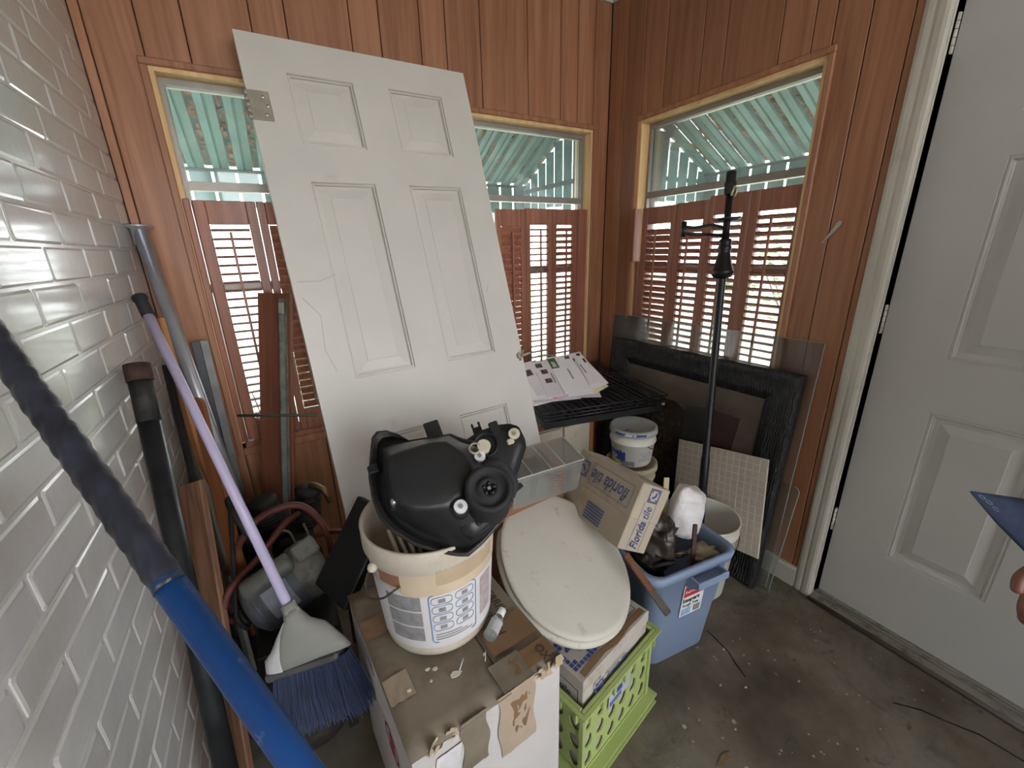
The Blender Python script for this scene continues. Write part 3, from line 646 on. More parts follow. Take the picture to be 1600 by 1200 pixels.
MB().lathe([(.089, .055), (.090, .060), (.090, .098), (.082, .118), (.055, .126), (.03, .13), (0, .13)], 36, MM).build('motor_end_bell', plain('dusty_bell', (112, 108, 100), .7, .1, .25, 12, .4, dirt=(70, 60, 50), dsc=14, dlo=.5, dhi=.7), cp)
for z in (-.066, -.05): MB().lathe([(.0865, z), (.0885, z+.003), (.0885, z+.008), (.0865, z+.011)], 36, MM).build('motor_band', m_motor, cp)
upl = (V((0, -.35, 1))-ax*V((0, -.35, 1)).dot(ax)).normalized()
ca, cb_ = mc+upl*.092-ax*.062, mc+upl*.092+ax*.058
MB().tube([ca-ax*.012, ca-ax*.006, ca, cb_, cb_+ax*.006, cb_+ax*.012], [.012, .026, .031, .031, .026, .012], 18).build('capacitor_cover', plain('khaki_cover', (104, 104, 94), .55, .1, .2, 10, .3), cp)
MB().cbox((-.026, -.022, -.02), (.026, .022, .045), .006, Matrix.Translation(mc+upl*.095+ax*.098) @ MM.to_3x3().to_4x4() @ RX(.0)).build('junction_box', plain('dusty_bell', (112, 108, 100)), cp)
m_lab = plain('worn_label', (150, 154, 166), .6, 0, .3, 14)
fro = (V((-.1, -1, .1))-ax*V((-.1, -1, .1)).dot(ax)).normalized()
an = math.atan2(fro.dot(yq), fro.dot(xq))
MB().lathe([(.0868, -.045), (.0868, .03)], 8, MM, a0=an-.75, a1=an+.35).build('motor_label', m_lab, cp)
pc = mc-ax*.135
MB().lathe([(0, 0), (.022, 0), (.030, .006), (.030, .012), (.024, .016), (.030, .020), (.030, .026), (0, .026)], 24, Matrix.Translation(pc) @ MM.to_3x3().to_4x4()).build('motor_pulley', m_greas, cp)
fc = V((-.095, .20, .50))
MB().lathe([(.018, 0), (.115, 0), (.125, .006), (.117, .012), (.125, .018), (.115, .024), (.095, .024), (.095, .004), (.03, .004), (.03, .03), (.018, .03)], 40, Matrix.Translation(fc) @ MM.to_3x3().to_4x4()).build('flywheel', m_greas, cp)
b = MB(); pa, pb_ = pc+ax*.013, fc+ax*.012; u = (pb_-pa); u = (u-ax*u.dot(ax)).normalized(); v_ = ax.cross(u)
loop = [pa+(-u*math.cos(a)+v_*math.sin(a))*.033 for a in (-PI/2+PI*k/10 for k in range(11))]+[pb_+(u*math.cos(a)-v_*math.sin(a))*.123 for a in (-PI/2+PI*k/14 for k in range(15))]
b.tube(loop, .006, 6, closed=True); b.build('drive_belt', m_rub, cp)
pm_ = V((.035, .22, .28))
b = MB(); b.cbox((-.06, -.06, 0), (.06, .06, .13), .015, Matrix.Translation(pm_)); b.build('crankcase', m_greas, cp)
for dx_ in (-.045, .045):
    b = MB(); prof = [(.030, 0)]
    for k in range(8): prof += [(.030, .012+k*.013), (.043, .013+k*.013), (.043, .018+k*.013), (.030, .019+k*.013)]
    prof += [(.044, .125), (.044, .145), (.025, .155), (0, .155)]
    b.lathe(prof, 22, Matrix.Translation(pm_+V((dx_, 0, .13))) @ RY(dx_*4)); b.build('finned_cylinder', m_greas, cp)
MB().tube([pm_+V((.075, -.01, .29)), pm_+V((.115, -.03, .27)), pm_+V((.13, -.05, .22))], .010, 10).build('brass_elbow', plain('grimy_brass', (120, 96, 66), .45, .8, .3, 20), cp)
m_hose = plain('faded_red_hose', (98, 50, 42), .6, 0, .25, 12, .15)
def smooth(pts, n=8):
    """Catmull-Rom through the points"""
    P = [V(p) for p in pts]; P = [P[0]*2-P[1]]+P+[P[-1]*2-P[-2]]; out = []
    for i in range(1, len(P)-2):
        for k in range(n):
            t_ = k/n; a, b_, c, d_ = P[i-1], P[i], P[i+1], P[i+2]
            out.append(.5*((2*b_)+(c-a)*t_+(2*a-5*b_+4*c-d_)*t_*t_+(3*b_-a-3*c+d_)*t_**3))
    return out+[P[-2]]
o_ = V((1.735, .56, 0))
h1 = smooth([(-1.675, -.40, .50), (-1.72, -.45, .505), (-1.80, -.52, .46), (-1.875, -.58, .43), (-1.90, -.60, .36), (-1.88, -.55, .30)])
h2 = smooth([(-1.89, -.46, .40), (-1.83, -.46, .51), (-1.76, -.46, .565), (-1.67, -.46, .565), (-1.617, -.48, .50), (-1.60, -.50, .40), (-1.61, -.50, .32)])
h3 = smooth([(-1.69, -.43, .38), (-1.64, -.46, .43), (-1.58, -.50, .455), (-1.54, -.53, .45)])
for hh, r in ((h1, .0105), (h2, .0105), (h3, .0075)): MB().tube([p+o_ for p in hh], r, 10).build('hose', m_hose, cp)
MB().tube([(.155, .02, .02), (.160, -.02, .30), (.150, 0, .42)], .010, 10).build('copper_line', plain('dull_copper', (112, 66, 50), .5, .5, .3, 15), cp)
m_wirew = plain('cream_wire', (150, 142, 122), .6, .1, .25, 20)
wc = thing('wire_loops', 'cream stiff wire bent into loops behind the compressor motor', 'wire', T(-1.71, -.455, .40))
MB().tube(smooth([(-.050, 0, -.06), (-.060, 0, .03), (-.035, 0, .085), (.0, .01, .07), (.012, .01, 0), (.016, .01, -.05)]), .0038, 8).build('loop', m_wirew, wc)
MB().tube(smooth([(.045, 0, .09), (.052, -.004, .04), (.032, -.006, -.01), (.012, -.006, -.04), (.0, 0, -.06)]), .0038, 8).build('loop', m_wirew, wc)
# black panel under the leaning door
m_bpan = plain('matt_black_panel', (28, 28, 29), .5, 0, .25, 8, .15)
bw = thing('black_screen', 'flat black panel with a raised ridge wedged behind the bucket', 'panel', frame((-1.645, -.655, .395), (.165, .06, .215), (.14, -.30, .02)))
MB().cbox((0, 0, -.03), (.27, .155, 0), .004).build('panel', m_bpan, bw)
MB().cbox((.06, .10, 0), (.21, .112, .006), .002).build('ridge', m_bpan, bw); MB().tube([(.03, .03, 0), (.03, .03, .003)], .012, 14).build('button', m_bpan, bw)
# ================================================================== PILE IN THE MIDDLE
m_kraft = plain('dirty_kraft_board', (134, 121, 104), .8, 0, .15, 5, .3, dirt=(94, 82, 67), dsc=9, dlo=.5, dhi=.8)
m_kraftw = plain('white_faced_board', (190, 184, 180), .75, 0, .07, 6, .2, dirt=(146, 130, 110), dsc=7, dlo=.6, dhi=.85)
m_tapeb = plain('brown_parcel_tape', (128, 100, 74), .32, 0, .15, 9, .25, dirt=(96, 74, 54), dsc=12, dlo=.55, dhi=.75)
m_tapep = plain('pale_tape', (170, 152, 132), .45, 0, .12, 9, .25)
m_torn = plain('torn_fibre', (176, 158, 134), .95, 0, .2, 30, .5)
m_ink = plain('dark_pencil', (62, 52, 46), .9)
m_red = plain('magenta_print', (150, 44, 74), .7)
m_inkb = plain('blue_print', (54, 76, 128), .7, 0, .15)
m_inkg = plain('grey_print', (136, 134, 134), .8, 0, .25, 60)
BX = frame((-1.566, -1.294, 0), (.998, .064, 0), (-.064, .998, 0))
bw_, bd_, bh_ = .332, .436, .50
cb = thing('cardboard_box', 'large worn cardboard box carrying the dirty bucket', 'box', BX)
b = MB()
for lo, hi in (((0, 0, 0), (bw_, .004, bh_-.006)), ((0, bd_-.004, 0), (bw_, bd_, bh_-.006)), ((0, .004, 0), (.004, bd_-.004, bh_-.006)), ((bw_-.004, .004, 0), (bw_, bd_-.004, bh_-.006)), ((.004, .004, 0), (bw_-.004, bd_-.004, .004))): b.box(lo, hi)
b.build('side_walls', m_kraftw, cb)
xs_ = .205
def flap(x0, x1, y0, y1, dz, seed):
    rnd = random.Random(seed); n = 10
    def f(u, v):
        x = x0+(x1-x0)*u; y = y0+(y1-y0)*v
        e = min(u, 1-u, v, 1-v)
        return (x, y, bh_-.002+dz+.0035*mnoise.noise(V((x*14, y*14, seed)))+(rnd.uniform(-.001, .001) if e > 0 else 0))
    return MB().grid(f, n, n)
flap(-.002, xs_, -.004, bd_, 0, 1).build('top_flap', m_kraft, cb, mods=[('SOLIDIFY', dict(thickness=.005))])
flap(xs_+.004, bw_+.002, -.002, bd_, -.003, 2).build('top_flap', m_kraft, cb, mods=[('SOLIDIFY', dict(thickness=.005))])
MB().box((.006, .006, bh_-.016), (bw_-.006, bd_-.006, bh_-.012)).build('inner_flap', m_kraft, cb)
def tape(x0, x1, y0, y1, z, mat, ang=0, seed=0):
    rnd = random.Random(seed)
    o = MB().grid(lambda u, v: (x0+(x1-x0)*u, y0+(y1-y0)*v, z+.0022*mnoise.noise(V((u*5, v*5, seed)))), 10, 8); return o.build('tape_strip', mat, cb)
tape(.215, .330, .075, .15, bh_+.002, m_tapeb, 0, 3); tape(.225, .332, .012, .055, bh_+.0025, m_tapeb, 0, 4); tape(.19, .262, -.003, .062, bh_+.003, plain('grey_film', (126, 115, 100), .3), 0, 5)
tape(.0, .07, .27, .33, bh_+.003, m_tapeb, 0, 6); tape(.0, .05, .10, .16, bh_+.003, m_tapep, 0, 9)
def ftape(x0, x1, z0, z1, mat, seed):
    return MB().grid(lambda u, v: (x0+(x1-x0)*u+.004*math.sin(v*9+seed), -.0030-.0012*abs(mnoise.noise(V((u*4, v*7, seed)))), z0+(z1-z0)*v+.006*mnoise.noise(V((u*6, v, seed+3)))*(v < .2)), 8, 10).build('tape_strip', mat, cb)
ftape(.175, .262, bh_-.17, bh_+.001, m_tapep, 7); ftape(.205, .252, bh_-.125, bh_-.03, m_tapeb, 8)
ftape(.095, .150, bh_-.13, bh_+.002, plain('grey_film', (126, 115, 100), .3), 10); ftape(.04, .09, bh_-.2, bh_-.04, plain('white_patch', (204, 200, 200), .6), 11)
# torn top edge along the front: ragged paper curls
rnd = random.Random(4); b = MB()
for k in range(26):
    x = .262+.07*rnd.random() if k < 16 else .03+.05*rnd.random(); s = rnd.uniform(.006, .016)
    M = T(x, -.002-rnd.random()*.004, bh_-rnd.random()*.018) @ RZ(rnd.uniform(-.5, .5)) @ RX(rnd.uniform(-.8, .8))
    b.add([M @ V(c) for c in ((-s, 0, -s*.6), (s, .001, -s*.5), (s*.7, .002, s*.5), (-s*.4, 0, s*.7))], [(0, 1, 2, 3)])
b.build('torn_paper', m_torn, cb)['kind'] = 'stuff'
b = MB(); b.lathe([(.036, 0), (.040, .0006), (.044, 0)], 28, frame((-.0012, .155, .33), (0, -1, 0), (0, 0, 1))); b.build('printed_ring', m_red, cb)
MB().prism([(-.02, -.022), (.0, -.03), (.022, -.018), (.012, .0), (.024, .02), (.0, .03), (-.014, .018), (-.008, .0)], 0, .0006, frame((-.0012, .155, .33), (0, -1, 0), (0, 0, 1))).build('printed_mark', m_red, cb)
for k in range(2): MB().box((-.0012, .24, .452-k*.022), (-.0006, .34, .462-k*.022)).build('printed_line', m_inkg, cb)
text('handwriting', 'MERRILL', .030, m_ink, cb, frame((.285, .262, bh_+.0025), (0, -1, 0), (1, 0, 0)), shear=.15)
text('handwriting', 'LYNCH', .028, m_ink, cb, frame((.250, .205, bh_+.0025), (0, -1, 0), (1, 0, 0)), shear=.15)
text('handwriting', '19', .03, m_ink, cb, frame((.213, .19, bh_+.0035), (0, -1, 0), (1, 0, 0)), shear=.1)
text('handwriting', 'OX', .026, m_ink, cb, frame((.296, .046, bh_+.0045), (0, -1, 0), (1, 0, 0)), shear=.1)
# chips of debris on the box
for k, (x, y, s) in enumerate(((-1.488, -1.158, .004), (-1.474, -1.165, .005), (-1.442, -1.198, .009), (-1.49, -1.185, .003), (-1.533, -1.181, .0035), (-1.372, -1.19, .003))):
    rnd = random.Random(k)
    o = MB().prism([(s*1.5*math.cos(a)*rnd.uniform(.6, 1), s*math.sin(a)*rnd.uniform(.6, 1)) for a in (2*PI*q/7 for q in range(7))], 0, .0022).build('paint_chip', plain('chip_white', (214, 206, 192), .8), None, (x, y, bh_+.003))
    tag(o, 'tiny white chip of debris on the cardboard box below the bucket', 'chip', 'chips on the cardboard box')
tag(rod(MB(), (0, 0, 0), (.018, .020, .0), .0012, 6).build('glass_sliver', plain('bright_sliver', (225, 225, 225), .15), None, (-1.433, -1.196, bh_+.005)), 'bright thin sliver lying on the cardboard box', 'sliver')
tag(rod(MB(), (0, 0, 0), (.012, .022, .0), .001, 6).build('white_stick', plain('chip_white', (214, 206, 192), .8), None, (-1.378, -1.205, bh_+.005)), 'short white plastic sliver on the brown tape of the box', 'sliver')
# ---- bucket
m_buck = plain('grubby_white_plastic', (200, 190, 174), .5, 0, .06, 5, .1, dirt=(146, 124, 98), dsc=7, dlo=.48, dhi=.8)
m_wire = plain('rusty_wire', (88, 76, 68), .55, .6, .3, 30)
bk = thing('plastic_bucket', 'grubby white bucket with torn label and wire handle on the cardboard box', 'bucket', T(-1.413, -1.030, bh_+.004))
def rad(z): return .122+.020*z/.285
rnd = random.Random(3)
b = MB(); b.lathe([(0, .004), (.10, .003), (.113, .001), (.121, .006), (.1230, .018), (rad(.20), .20), (rad(.24)+.002, .238), (rad(.25)+.006, .242), (rad(.25)+.006, .278), (rad(.285)+.004, .285), (rad(.285)-.002, .285), (rad(.28)-.004, .279), (.118, .02), (0, .012)], 56, wob=lambda a, z: .006*math.sin(2*a+.6)*(z/.28)); b.build('pail', m_buck, bk)
th0 = math.radians(-106.5)
def curved(name, a0, a1, z0, z1, mat, off=.0008, parent=bk, n=14, ragged=0):
    A0, A1 = th0+math.radians(a0), th0+math.radians(a1); vs = []; m = 4
    for j in range(m+1):
        for q in range(n+1):
            a = A0+(A1-A0)*q/n; z = z0+(z1-z0)*j/m
            if ragged and j == m: z += ragged*mnoise.noise(V((q*.9, a0*.1, 2)))+.5*ragged*mnoise.noise(V((q*2.7, 1, 5)))
            r = (rad(z)+off)*(1+.006*math.sin(2*a+.6)*(z/.28)); vs.append((r*math.cos(a), r*math.sin(a), z))
    b = MB(); b.add(vs, [(j*(n+1)+q, j*(n+1)+q+1, (j+1)*(n+1)+q+1, (j+1)*(n+1)+q) for j in range(m) for q in range(n)], True); return b.build(name, mat, parent)
m_lbl = plain('label_white', (206, 203, 204), .55, 0, .05, 5, .08, dirt=(170, 156, 138), dsc=5, dlo=.6, dhi=.9)
lb = curved('paper_label', -68, 72, .03, .185, m_lbl, .0010, n=40, ragged=.02)
curved('torn_paper_edge', -30, 75, .175, .228, plain('torn_label_layer', (196, 178, 152), .8, 0, .12, 12, .3), .0016, n=40, ragged=.022)
curved('torn_paper_edge', 0, 60, .20, .236, plain('torn_label_layer2', (176, 156, 128), .8, 0, .12, 12, .3), .0022, n=30, ragged=.014)
for k in range(3): curved('text_block', -48, -15, .052+k*.042, .090+k*.042, m_inkg, .0016, lb)
def ringc(a0, a1, z0, z1, mat, w=.0016, parent=lb, off=.0018):
    """rounded frame drawn on the bucket"""
    pts = []; ra = min(.008, (z1-z0)*.45)
    def P(a, z): A = th0+math.radians(a); r = (rad(z)+off)*(1+.006*math.sin(2*A+.6)*(z/.28)); return V((r*math.cos(A), r*math.sin(A), z))
    da = math.degrees(ra/.13)
    for cx, cz, s in ((a1-da, z0+ra, -90), (a1-da, z1-ra, 0), (a0+da, z1-ra, 90), (a0+da, z0+ra, 180)):
        for k in range(5): t_ = math.radians(s+90*k/4); pts.append(P(cx+da*math.cos(t_), cz+ra*math.sin(t_)))
    return MB().tube(pts, w/2, 4, closed=True).build('printed_frame', mat, parent)
m_inkb2 = plain('blue_label_print', (104, 134, 170), .7)
ringc(-8, 36, .045, .176, m_inkb2, .0022)
for r in range(4):
    for c in range(2):
        a = -6+c*21; z = .078+r*.024; ringc(a, a+18, z, z+.019, m_inkb2, .0014)
        curved('pictogram', a+6, a+12, z+.004, z+.014, m_inkg, .0018, lb, 4)
for k in range(3): curved('text_line', -5, 32-6*k, .052+k*.007, .0545+k*.007, m_inkg, .0018, lb)
curved('text_block', 42, 60, .06, .165, plain('pink_grey_print', (172, 156, 156), .8, 0, .2, 80), .0016, lb)
curved('rust_stain', -52, -30, .196, .226, plain('rust_stain', (140, 100, 76), .8, 0, .25, 20), .0018)
def bp_(a, z, o=.004): A = th0+math.radians(a); r = rad(z)+o; return V((r*math.cos(A), r*math.sin(A), z))
MB().ball(bp_(-56, .226, .008), .010, 12, 8).build('bail_ear', m_buck, bk)
MB().tube(smooth([bp_(-56, .225, .01), bp_(-62, .205, .014), bp_(-64, .180, .022), bp_(-55, .166, .030), bp_(-42, .178, .022), bp_(-33, .196, .008), bp_(-30, .200, .002)]), .0021, 8).build('bail_wire', m_wire, bk)
m_tilee = plain('tile_edge', (168, 156, 138), .7, 0, .2, 30, .2)
for k in range(5):
    o = MB().cbox((-.0035, -.04, 0), (.0035, .04, .15), .001).build('tile_strip', m_tilee); o.matrix_world = T(-1.488+k*.0098, -1.062, .625) @ RX(.10) @ RY(.03*k-.12)
    tag(o, ('leftmost', 'second from left', 'middle', 'second from right', 'rightmost')[k]+' of the five narrow cream tile strips standing in the bucket', 'tile strip', 'tile strips in the bucket')
o = MB().cbox((-.05, -.006, 0), (.05, .006, .17), .002).build('wood_offcut', plain('grey_offcut', (140, 128, 110), .8, 0, .15, 20)); o.matrix_world = T(-1.405, -1.095, .57) @ RX(.12)
tag(o, 'pale flat offcut standing inside the bucket', 'offcut')
# ---- car headlight housings
m_hl = plain('black_moulded_plastic', (33, 33, 35), .38, 0, .25, 7, .12, dirt=(72, 66, 60), dsc=4, dlo=.60, dhi=.9)
m_hlrim = plain('scuffed_black_rim', (44, 41, 41), .42, 0, .3, 14, .25, dirt=(104, 96, 92), dsc=9, dlo=.6, dhi=.8)
m_nyl = plain('white_nylon', (226, 226, 230), .4); m_cream = plain('cream_nylon', (206, 196, 172), .45)
def resample(pts, n=48):
    """same number of points round every outline, by angle about its centre"""
    cx = sum(p[0] for p in pts)/len(pts); cy = sum(p[1] for p in pts)/len(pts); out = []
    for k in range(n):
        a = 2*PI*k/n; d_ = (math.cos(a), math.sin(a)); best = None
        for i in range(len(pts)):
            x0, y0 = pts[i][0]-cx, pts[i][1]-cy; x1, y1 = pts[(i+1) % len(pts)][0]-cx, pts[(i+1) % len(pts)][1]-cy
            ex, ey = x1-x0, y1-y0; den = d_[0]*ey-d_[1]*ex
            if abs(den) < 1e-12: continue
            t_ = (x0*ey-y0*ex)/den; u = (x0*d_[1]-y0*d_[0])/den
            if t_ > 0 and -1e-6 <= u <= 1+1e-6 and (best is None or t_ > best): best = t_
        best = best or .05; out.append((cx+d_[0]*best, cy+d_[1]*best))
    return out
def loft(layers, n=48, cap0=True, cap1=True):
    b = MB(); vs = []
    for pts, h in layers: vs += [(x, y, h) for x, y in resample(pts, n)]
    m = len(layers); fs = [(r*n+q, r*n+(q+1) % n, (r+1)*n+(q+1) % n, (r+1)*n+q) for r in range(m-1) for q in range(n)]
    b.add(vs, fs, True)
    if cap0: b.f.append(tuple(range(n-1, -1, -1))); b.sm.append(False)
    if cap1: b.f.append(tuple((m-1)*n+q for q in range(n))); b.sm.append(True)
    return b
def grow(pts, k):
    cx = sum(p[0] for p in pts)/len(pts); cy = sum(p[1] for p in pts)/len(pts); return [(cx+(x-cx)*k, cy+(y-cy)*k) for x, y in pts]
FL = [(-.0945,.1675),(-.0791,.1795),(-.0618,.1748),(-.041,.1598),(-.0263,.1347),(.0217,.1255),(.0709,.116),(.0903,.096),(.1233,.0763),(.138,.0125),(.1357,-.0403),(.1248,-.0808),(.1043,-.1064),(.0544,-.1301),(.0138,-.1428),(-.0296,-.1191),(-.0745,-.0837),(-.109,-.0397),(-.1244,-.0044),(-.128,.0361),(-.1222,.0871)]
IN = [(-.0772,.1306),(-.0328,.124),(.0196,.1146),(.0638,.105),(.0836,.08),(.1113,.0591),(.1258,.006),(.1264,-.0461),(.1133,-.0841),(.0848,-.1082),(.0425,-.1249),(.0075,-.1187),(-.0514,-.0695),(-.083,-.0283),(-.0979,.0067),(-.0932,.0655)]
TP = [(-.0674,.0757),(-.0323,.0745),(.0096,.0741),(.0411,.0654),(.0557,.0409),(.0655,.0278),(.0701,.0015),(.0647,-.0203),(.0496,-.0376),(.0295,-.0467),(.0044,-.0561),(-.0308,-.0501),(-.0654,-.0361),(-.0795,-.0142),(-.0818,.0143),(-.0787,.0445)]
def mixp(a, b_, k):
    A, B = resample(a), resample(b_); return [(x0+(x1-x0)*k, y0+(y1-y0)*k) for (x0, y0), (x1, y1) in zip(A, B)]
FH = Matrix(((.978, 0, -.207, 0), (-.136, .754, -.643, 0), (.156, .657, .738, 0), (0, 0, 0, 1)))
camp = V((-1.6393, -1.8038, 1.3254)); O1 = camp+(V((-1.40, -1.06, .84))-camp)*.965
h1_ = thing('car_headlight', 'black car headlight housing lying face down on the bucket', 'headlight', Matrix.Translation(O1) @ FH @ Matrix.Scale(.965, 4), 'car headlight housings')
loft([(grow(FL, .86), -.022), (grow(FL, .97), -.012), (FL, -.004), (FL, .006), (grow(FL, .955), .008), (grow(FL, .95), .004)], 64, True, True).build('lens_rim', m_hlrim, h1_)
loft([(grow(FL, .93), .002), (mixp(FL, IN, .85), .010), (IN, .024), (mixp(IN, TP, .2), .042), (mixp(IN, TP, .62), .076), (mixp(IN, TP, .9), .094), (TP, .100), (grow(TP, .9), .1025), (grow(TP, .45), .104)], 64).build('housing', m_hl, h1_)
CX, CY = .083, -.060
b = MB(); b.lathe([(.052, .03), (.047, .085), (.044, .100), (.046, .104), (.046, .122), (.042, .127), (.036, .127), (.033, .120), (.024, .118), (.020, .124), (.012, .124), (.010, .116), (0, .116)], 36, T(CX, CY, 0)); cp_ = b.build('bulb_cap', m_rub, h1_)
for k in range(5): MB().ball((CX+.010*math.cos(k*1.256), CY+.010*math.sin(k*1.256), .122), .0045, 8, 6).build('cap_lobe', m_iron, cp_)
MB().box((CX-.003, CY-.003, .117), (CX+.003, CY+.003, .124)).build('cap_pin', m_screw, cp_)
def gear(x, y, z0, z1, r, mat, parent, M=None):
    out = [((r if k % 2 else r*.9)*math.cos(2*PI*k/40), (r if k % 2 else r*.9)*math.sin(2*PI*k/40)) for k in range(40)]
    g = MB().prism(out, z0, z1, T(x, y, 0)).build('adjuster_gear', mat, parent)
    MB().tube([(x, y, z1), (x, y, z1+.003)], r*.35, 12).build('gear_hub', m_screw, g); return g
MB().tube([(.024, -.068, .06), (.024, -.068, .102)], .017, 18).build('adjuster_post', m_hl, h1_); gear(.024, -.069, .103, .111, .0130, m_nyl, h1_)
loft([([(.005, -.075), (.03, -.045), (.06, -.06), (.10, -.085), (.085, -.11), (.03, -.125), (.012, -.11)], .012), ([(.010, -.078), (.032, -.055), (.06, -.066), (.094, -.086), (.08, -.104), (.034, -.117), (.016, -.105)], .060)], 32).build('moulded_shoulder', m_hl, h1_)
MB().lathe([(.004, .0612), (.0105, .0612), (.0112, .0605)], 18, T(.055, -.098, 0)).build('vent_rim', m_iron, h1_); MB().tube([(.055, -.098, .0595), (.055, -.098, .0608)], .0095, 16).build('vent_hole', plain('deep_black', (8, 8, 8), .9), h1_)
sc_ = MB().tube([(-.088, -.006, .02), (-.088, -.006, .048)], .008, 12).build('screw_boss', m_hl, h1_)
MB().tube([(-.088, -.006, .048), (-.086, -.004, .064)], .0055, 10).ball((-.0855, -.0035, .066), .0078, 10, 6).build('chrome_screw', m_screw, sc_)
MB().cbox((-.120, .085, .0), (-.096, .104, .016), .003).build('clip', m_hl, h1_); MB().cbox((.02, .118, -.01), (.055, .165, -.002), .002).build('mounting_tab', m_hl, h1_)
gear(.098, .018, .075, .083, .0115, m_nyl, h1_)
b = MB(); b.tube([(.112, .034, .07), (.114, .036, .085)], .014, 18); b.build('cream_knob', m_cream, h1_); MB().lathe([(.010, 0), (.014, .002), (.010, .004)], 14, T(.094, .036, .083)).build('cream_ring', m_cream, h1_)
for x, y, a in ((.150, -.060, .3), (.146, -.030, 0)): MB().cbox((-.022, -.006, -.004), (.022, .006, .004), .002, T(x, y, .02) @ RZ(a)).build('bracket', m_hl, h1_)
MB().tube(smooth([(.105, .008, .05), (.132, .0, .055), (.145, -.02, .05), (.150, -.05, .04), (.135, -.07, .03)]), .010, 10).build('cable_boot', m_rub, h1_)
# second headlight
F2 = [(-.0989,.0342),(-.0711,.0422),(-.0359,.0496),(.0115,.0487),(.0452,.0398),(.0654,.0245),(.0678,-.0068),(.0633,-.0275),(.0219,-.0769),(-.0009,-.1171),(-.0411,-.149),(-.086,-.1117),(-.0911,-.0267)]
FH2 = Matrix(((.932, 0, -.363, 0), (-.269, .671, -.691, 0), (.244, .741, .625, 0), (0, 0, 0, 1)))
O2 = camp+(V((-1.207, -.983, .877))-camp)*1.05
h2_ = thing('car_headlight', 'second black headlight housing, half hidden behind the one on the bucket', 'headlight', Matrix.Translation(O2) @ FH2 @ Matrix.Scale(1.05, 4), 'car headlight housings')
loft([(grow(F2, .9), -.075), (F2, -.06), (F2, -.05), (grow(F2, .96), -.046), (grow(F2, .93), -.01), (grow(F2, .90), 0), (grow(F2, .6), .004)], 64).build('housing', m_hl, h2_)
b = MB(); b.lathe([(.030, -.01), (.031, .014), (.029, .017), (.026, .016), (.024, -.005), (.012, -.008), (0, -.008)], 30, T(-.034, .001, 0)); lo2 = b.build('bulb_opening', m_iron, h2_)
for k in range(6): MB().box((-.0025, .008, -.007), (.0025, .020, .001), T(-.034, .001, 0) @ RZ(k*1.047)).build('bulb_contact', m_screw, lo2)
for x, y in ((.040, .003),): gear(x, y, .006, .013, .0145, m_cream, h2_)
MB().cbox((.016, -.018, .002), (.034, -.004, .012), .003).build('cream_clip', m_cream, h2_)
MB().cbox((-.052, .044, -.04), (-.028, .064, -.032), .002).cbox((-.052, .062, -.04), (-.046, .076, -.032), .002).cbox((-.034, .062, -.04), (-.028, .076, -.032), .002).build('fork_tab', m_hl, h2_)
MB().cbox((-.012, .020, 0), (.012, .052, .008), .003).build('connector', m_iron, h2_)
# ---- small bottle
m_clear = glassy('clear_plastic', (.93, .96, .94), .8, .22, (.75, .8, .77))
bt = thing('small_bottle', 'small clear bottle with white cap lying beside the bucket', 'bottle', frame((-1.350, -1.168, bh_+.018), (.5, -.75, 0), (0, 0, 1)) @ RZ(0))
bz = V((.062, .046, .006)).normalized(); bx_ = bz.orthogonal().normalized(); by_ = bz.cross(bx_)
bt.matrix_world = Matrix(((bx_.x, by_.x, bz.x, -1.352), (bx_.y, by_.y, bz.y, -1.172), (bx_.z, by_.z, bz.z, bh_+.0195), (0, 0, 0, 1)))
MB().lathe([(0, .001), (.012, 0), (.0145, .003), (.0145, .046), (.012, .052), (.008, .056), (.008, .060)], 28).build('bottle_body', m_clear, bt)
MB().lathe([(.0085, .057), (.0092, .058), (.0090, .074), (.0075, .076), (0, .076)], 22).build('cap', m_nyl, bt)
MB().lathe([(.0147, .012), (.0147, .042)], 28, a0=0, a1=5.2).build('label', plain('bottle_label', (178, 176, 178), .5, 0, .18, 60), bt)
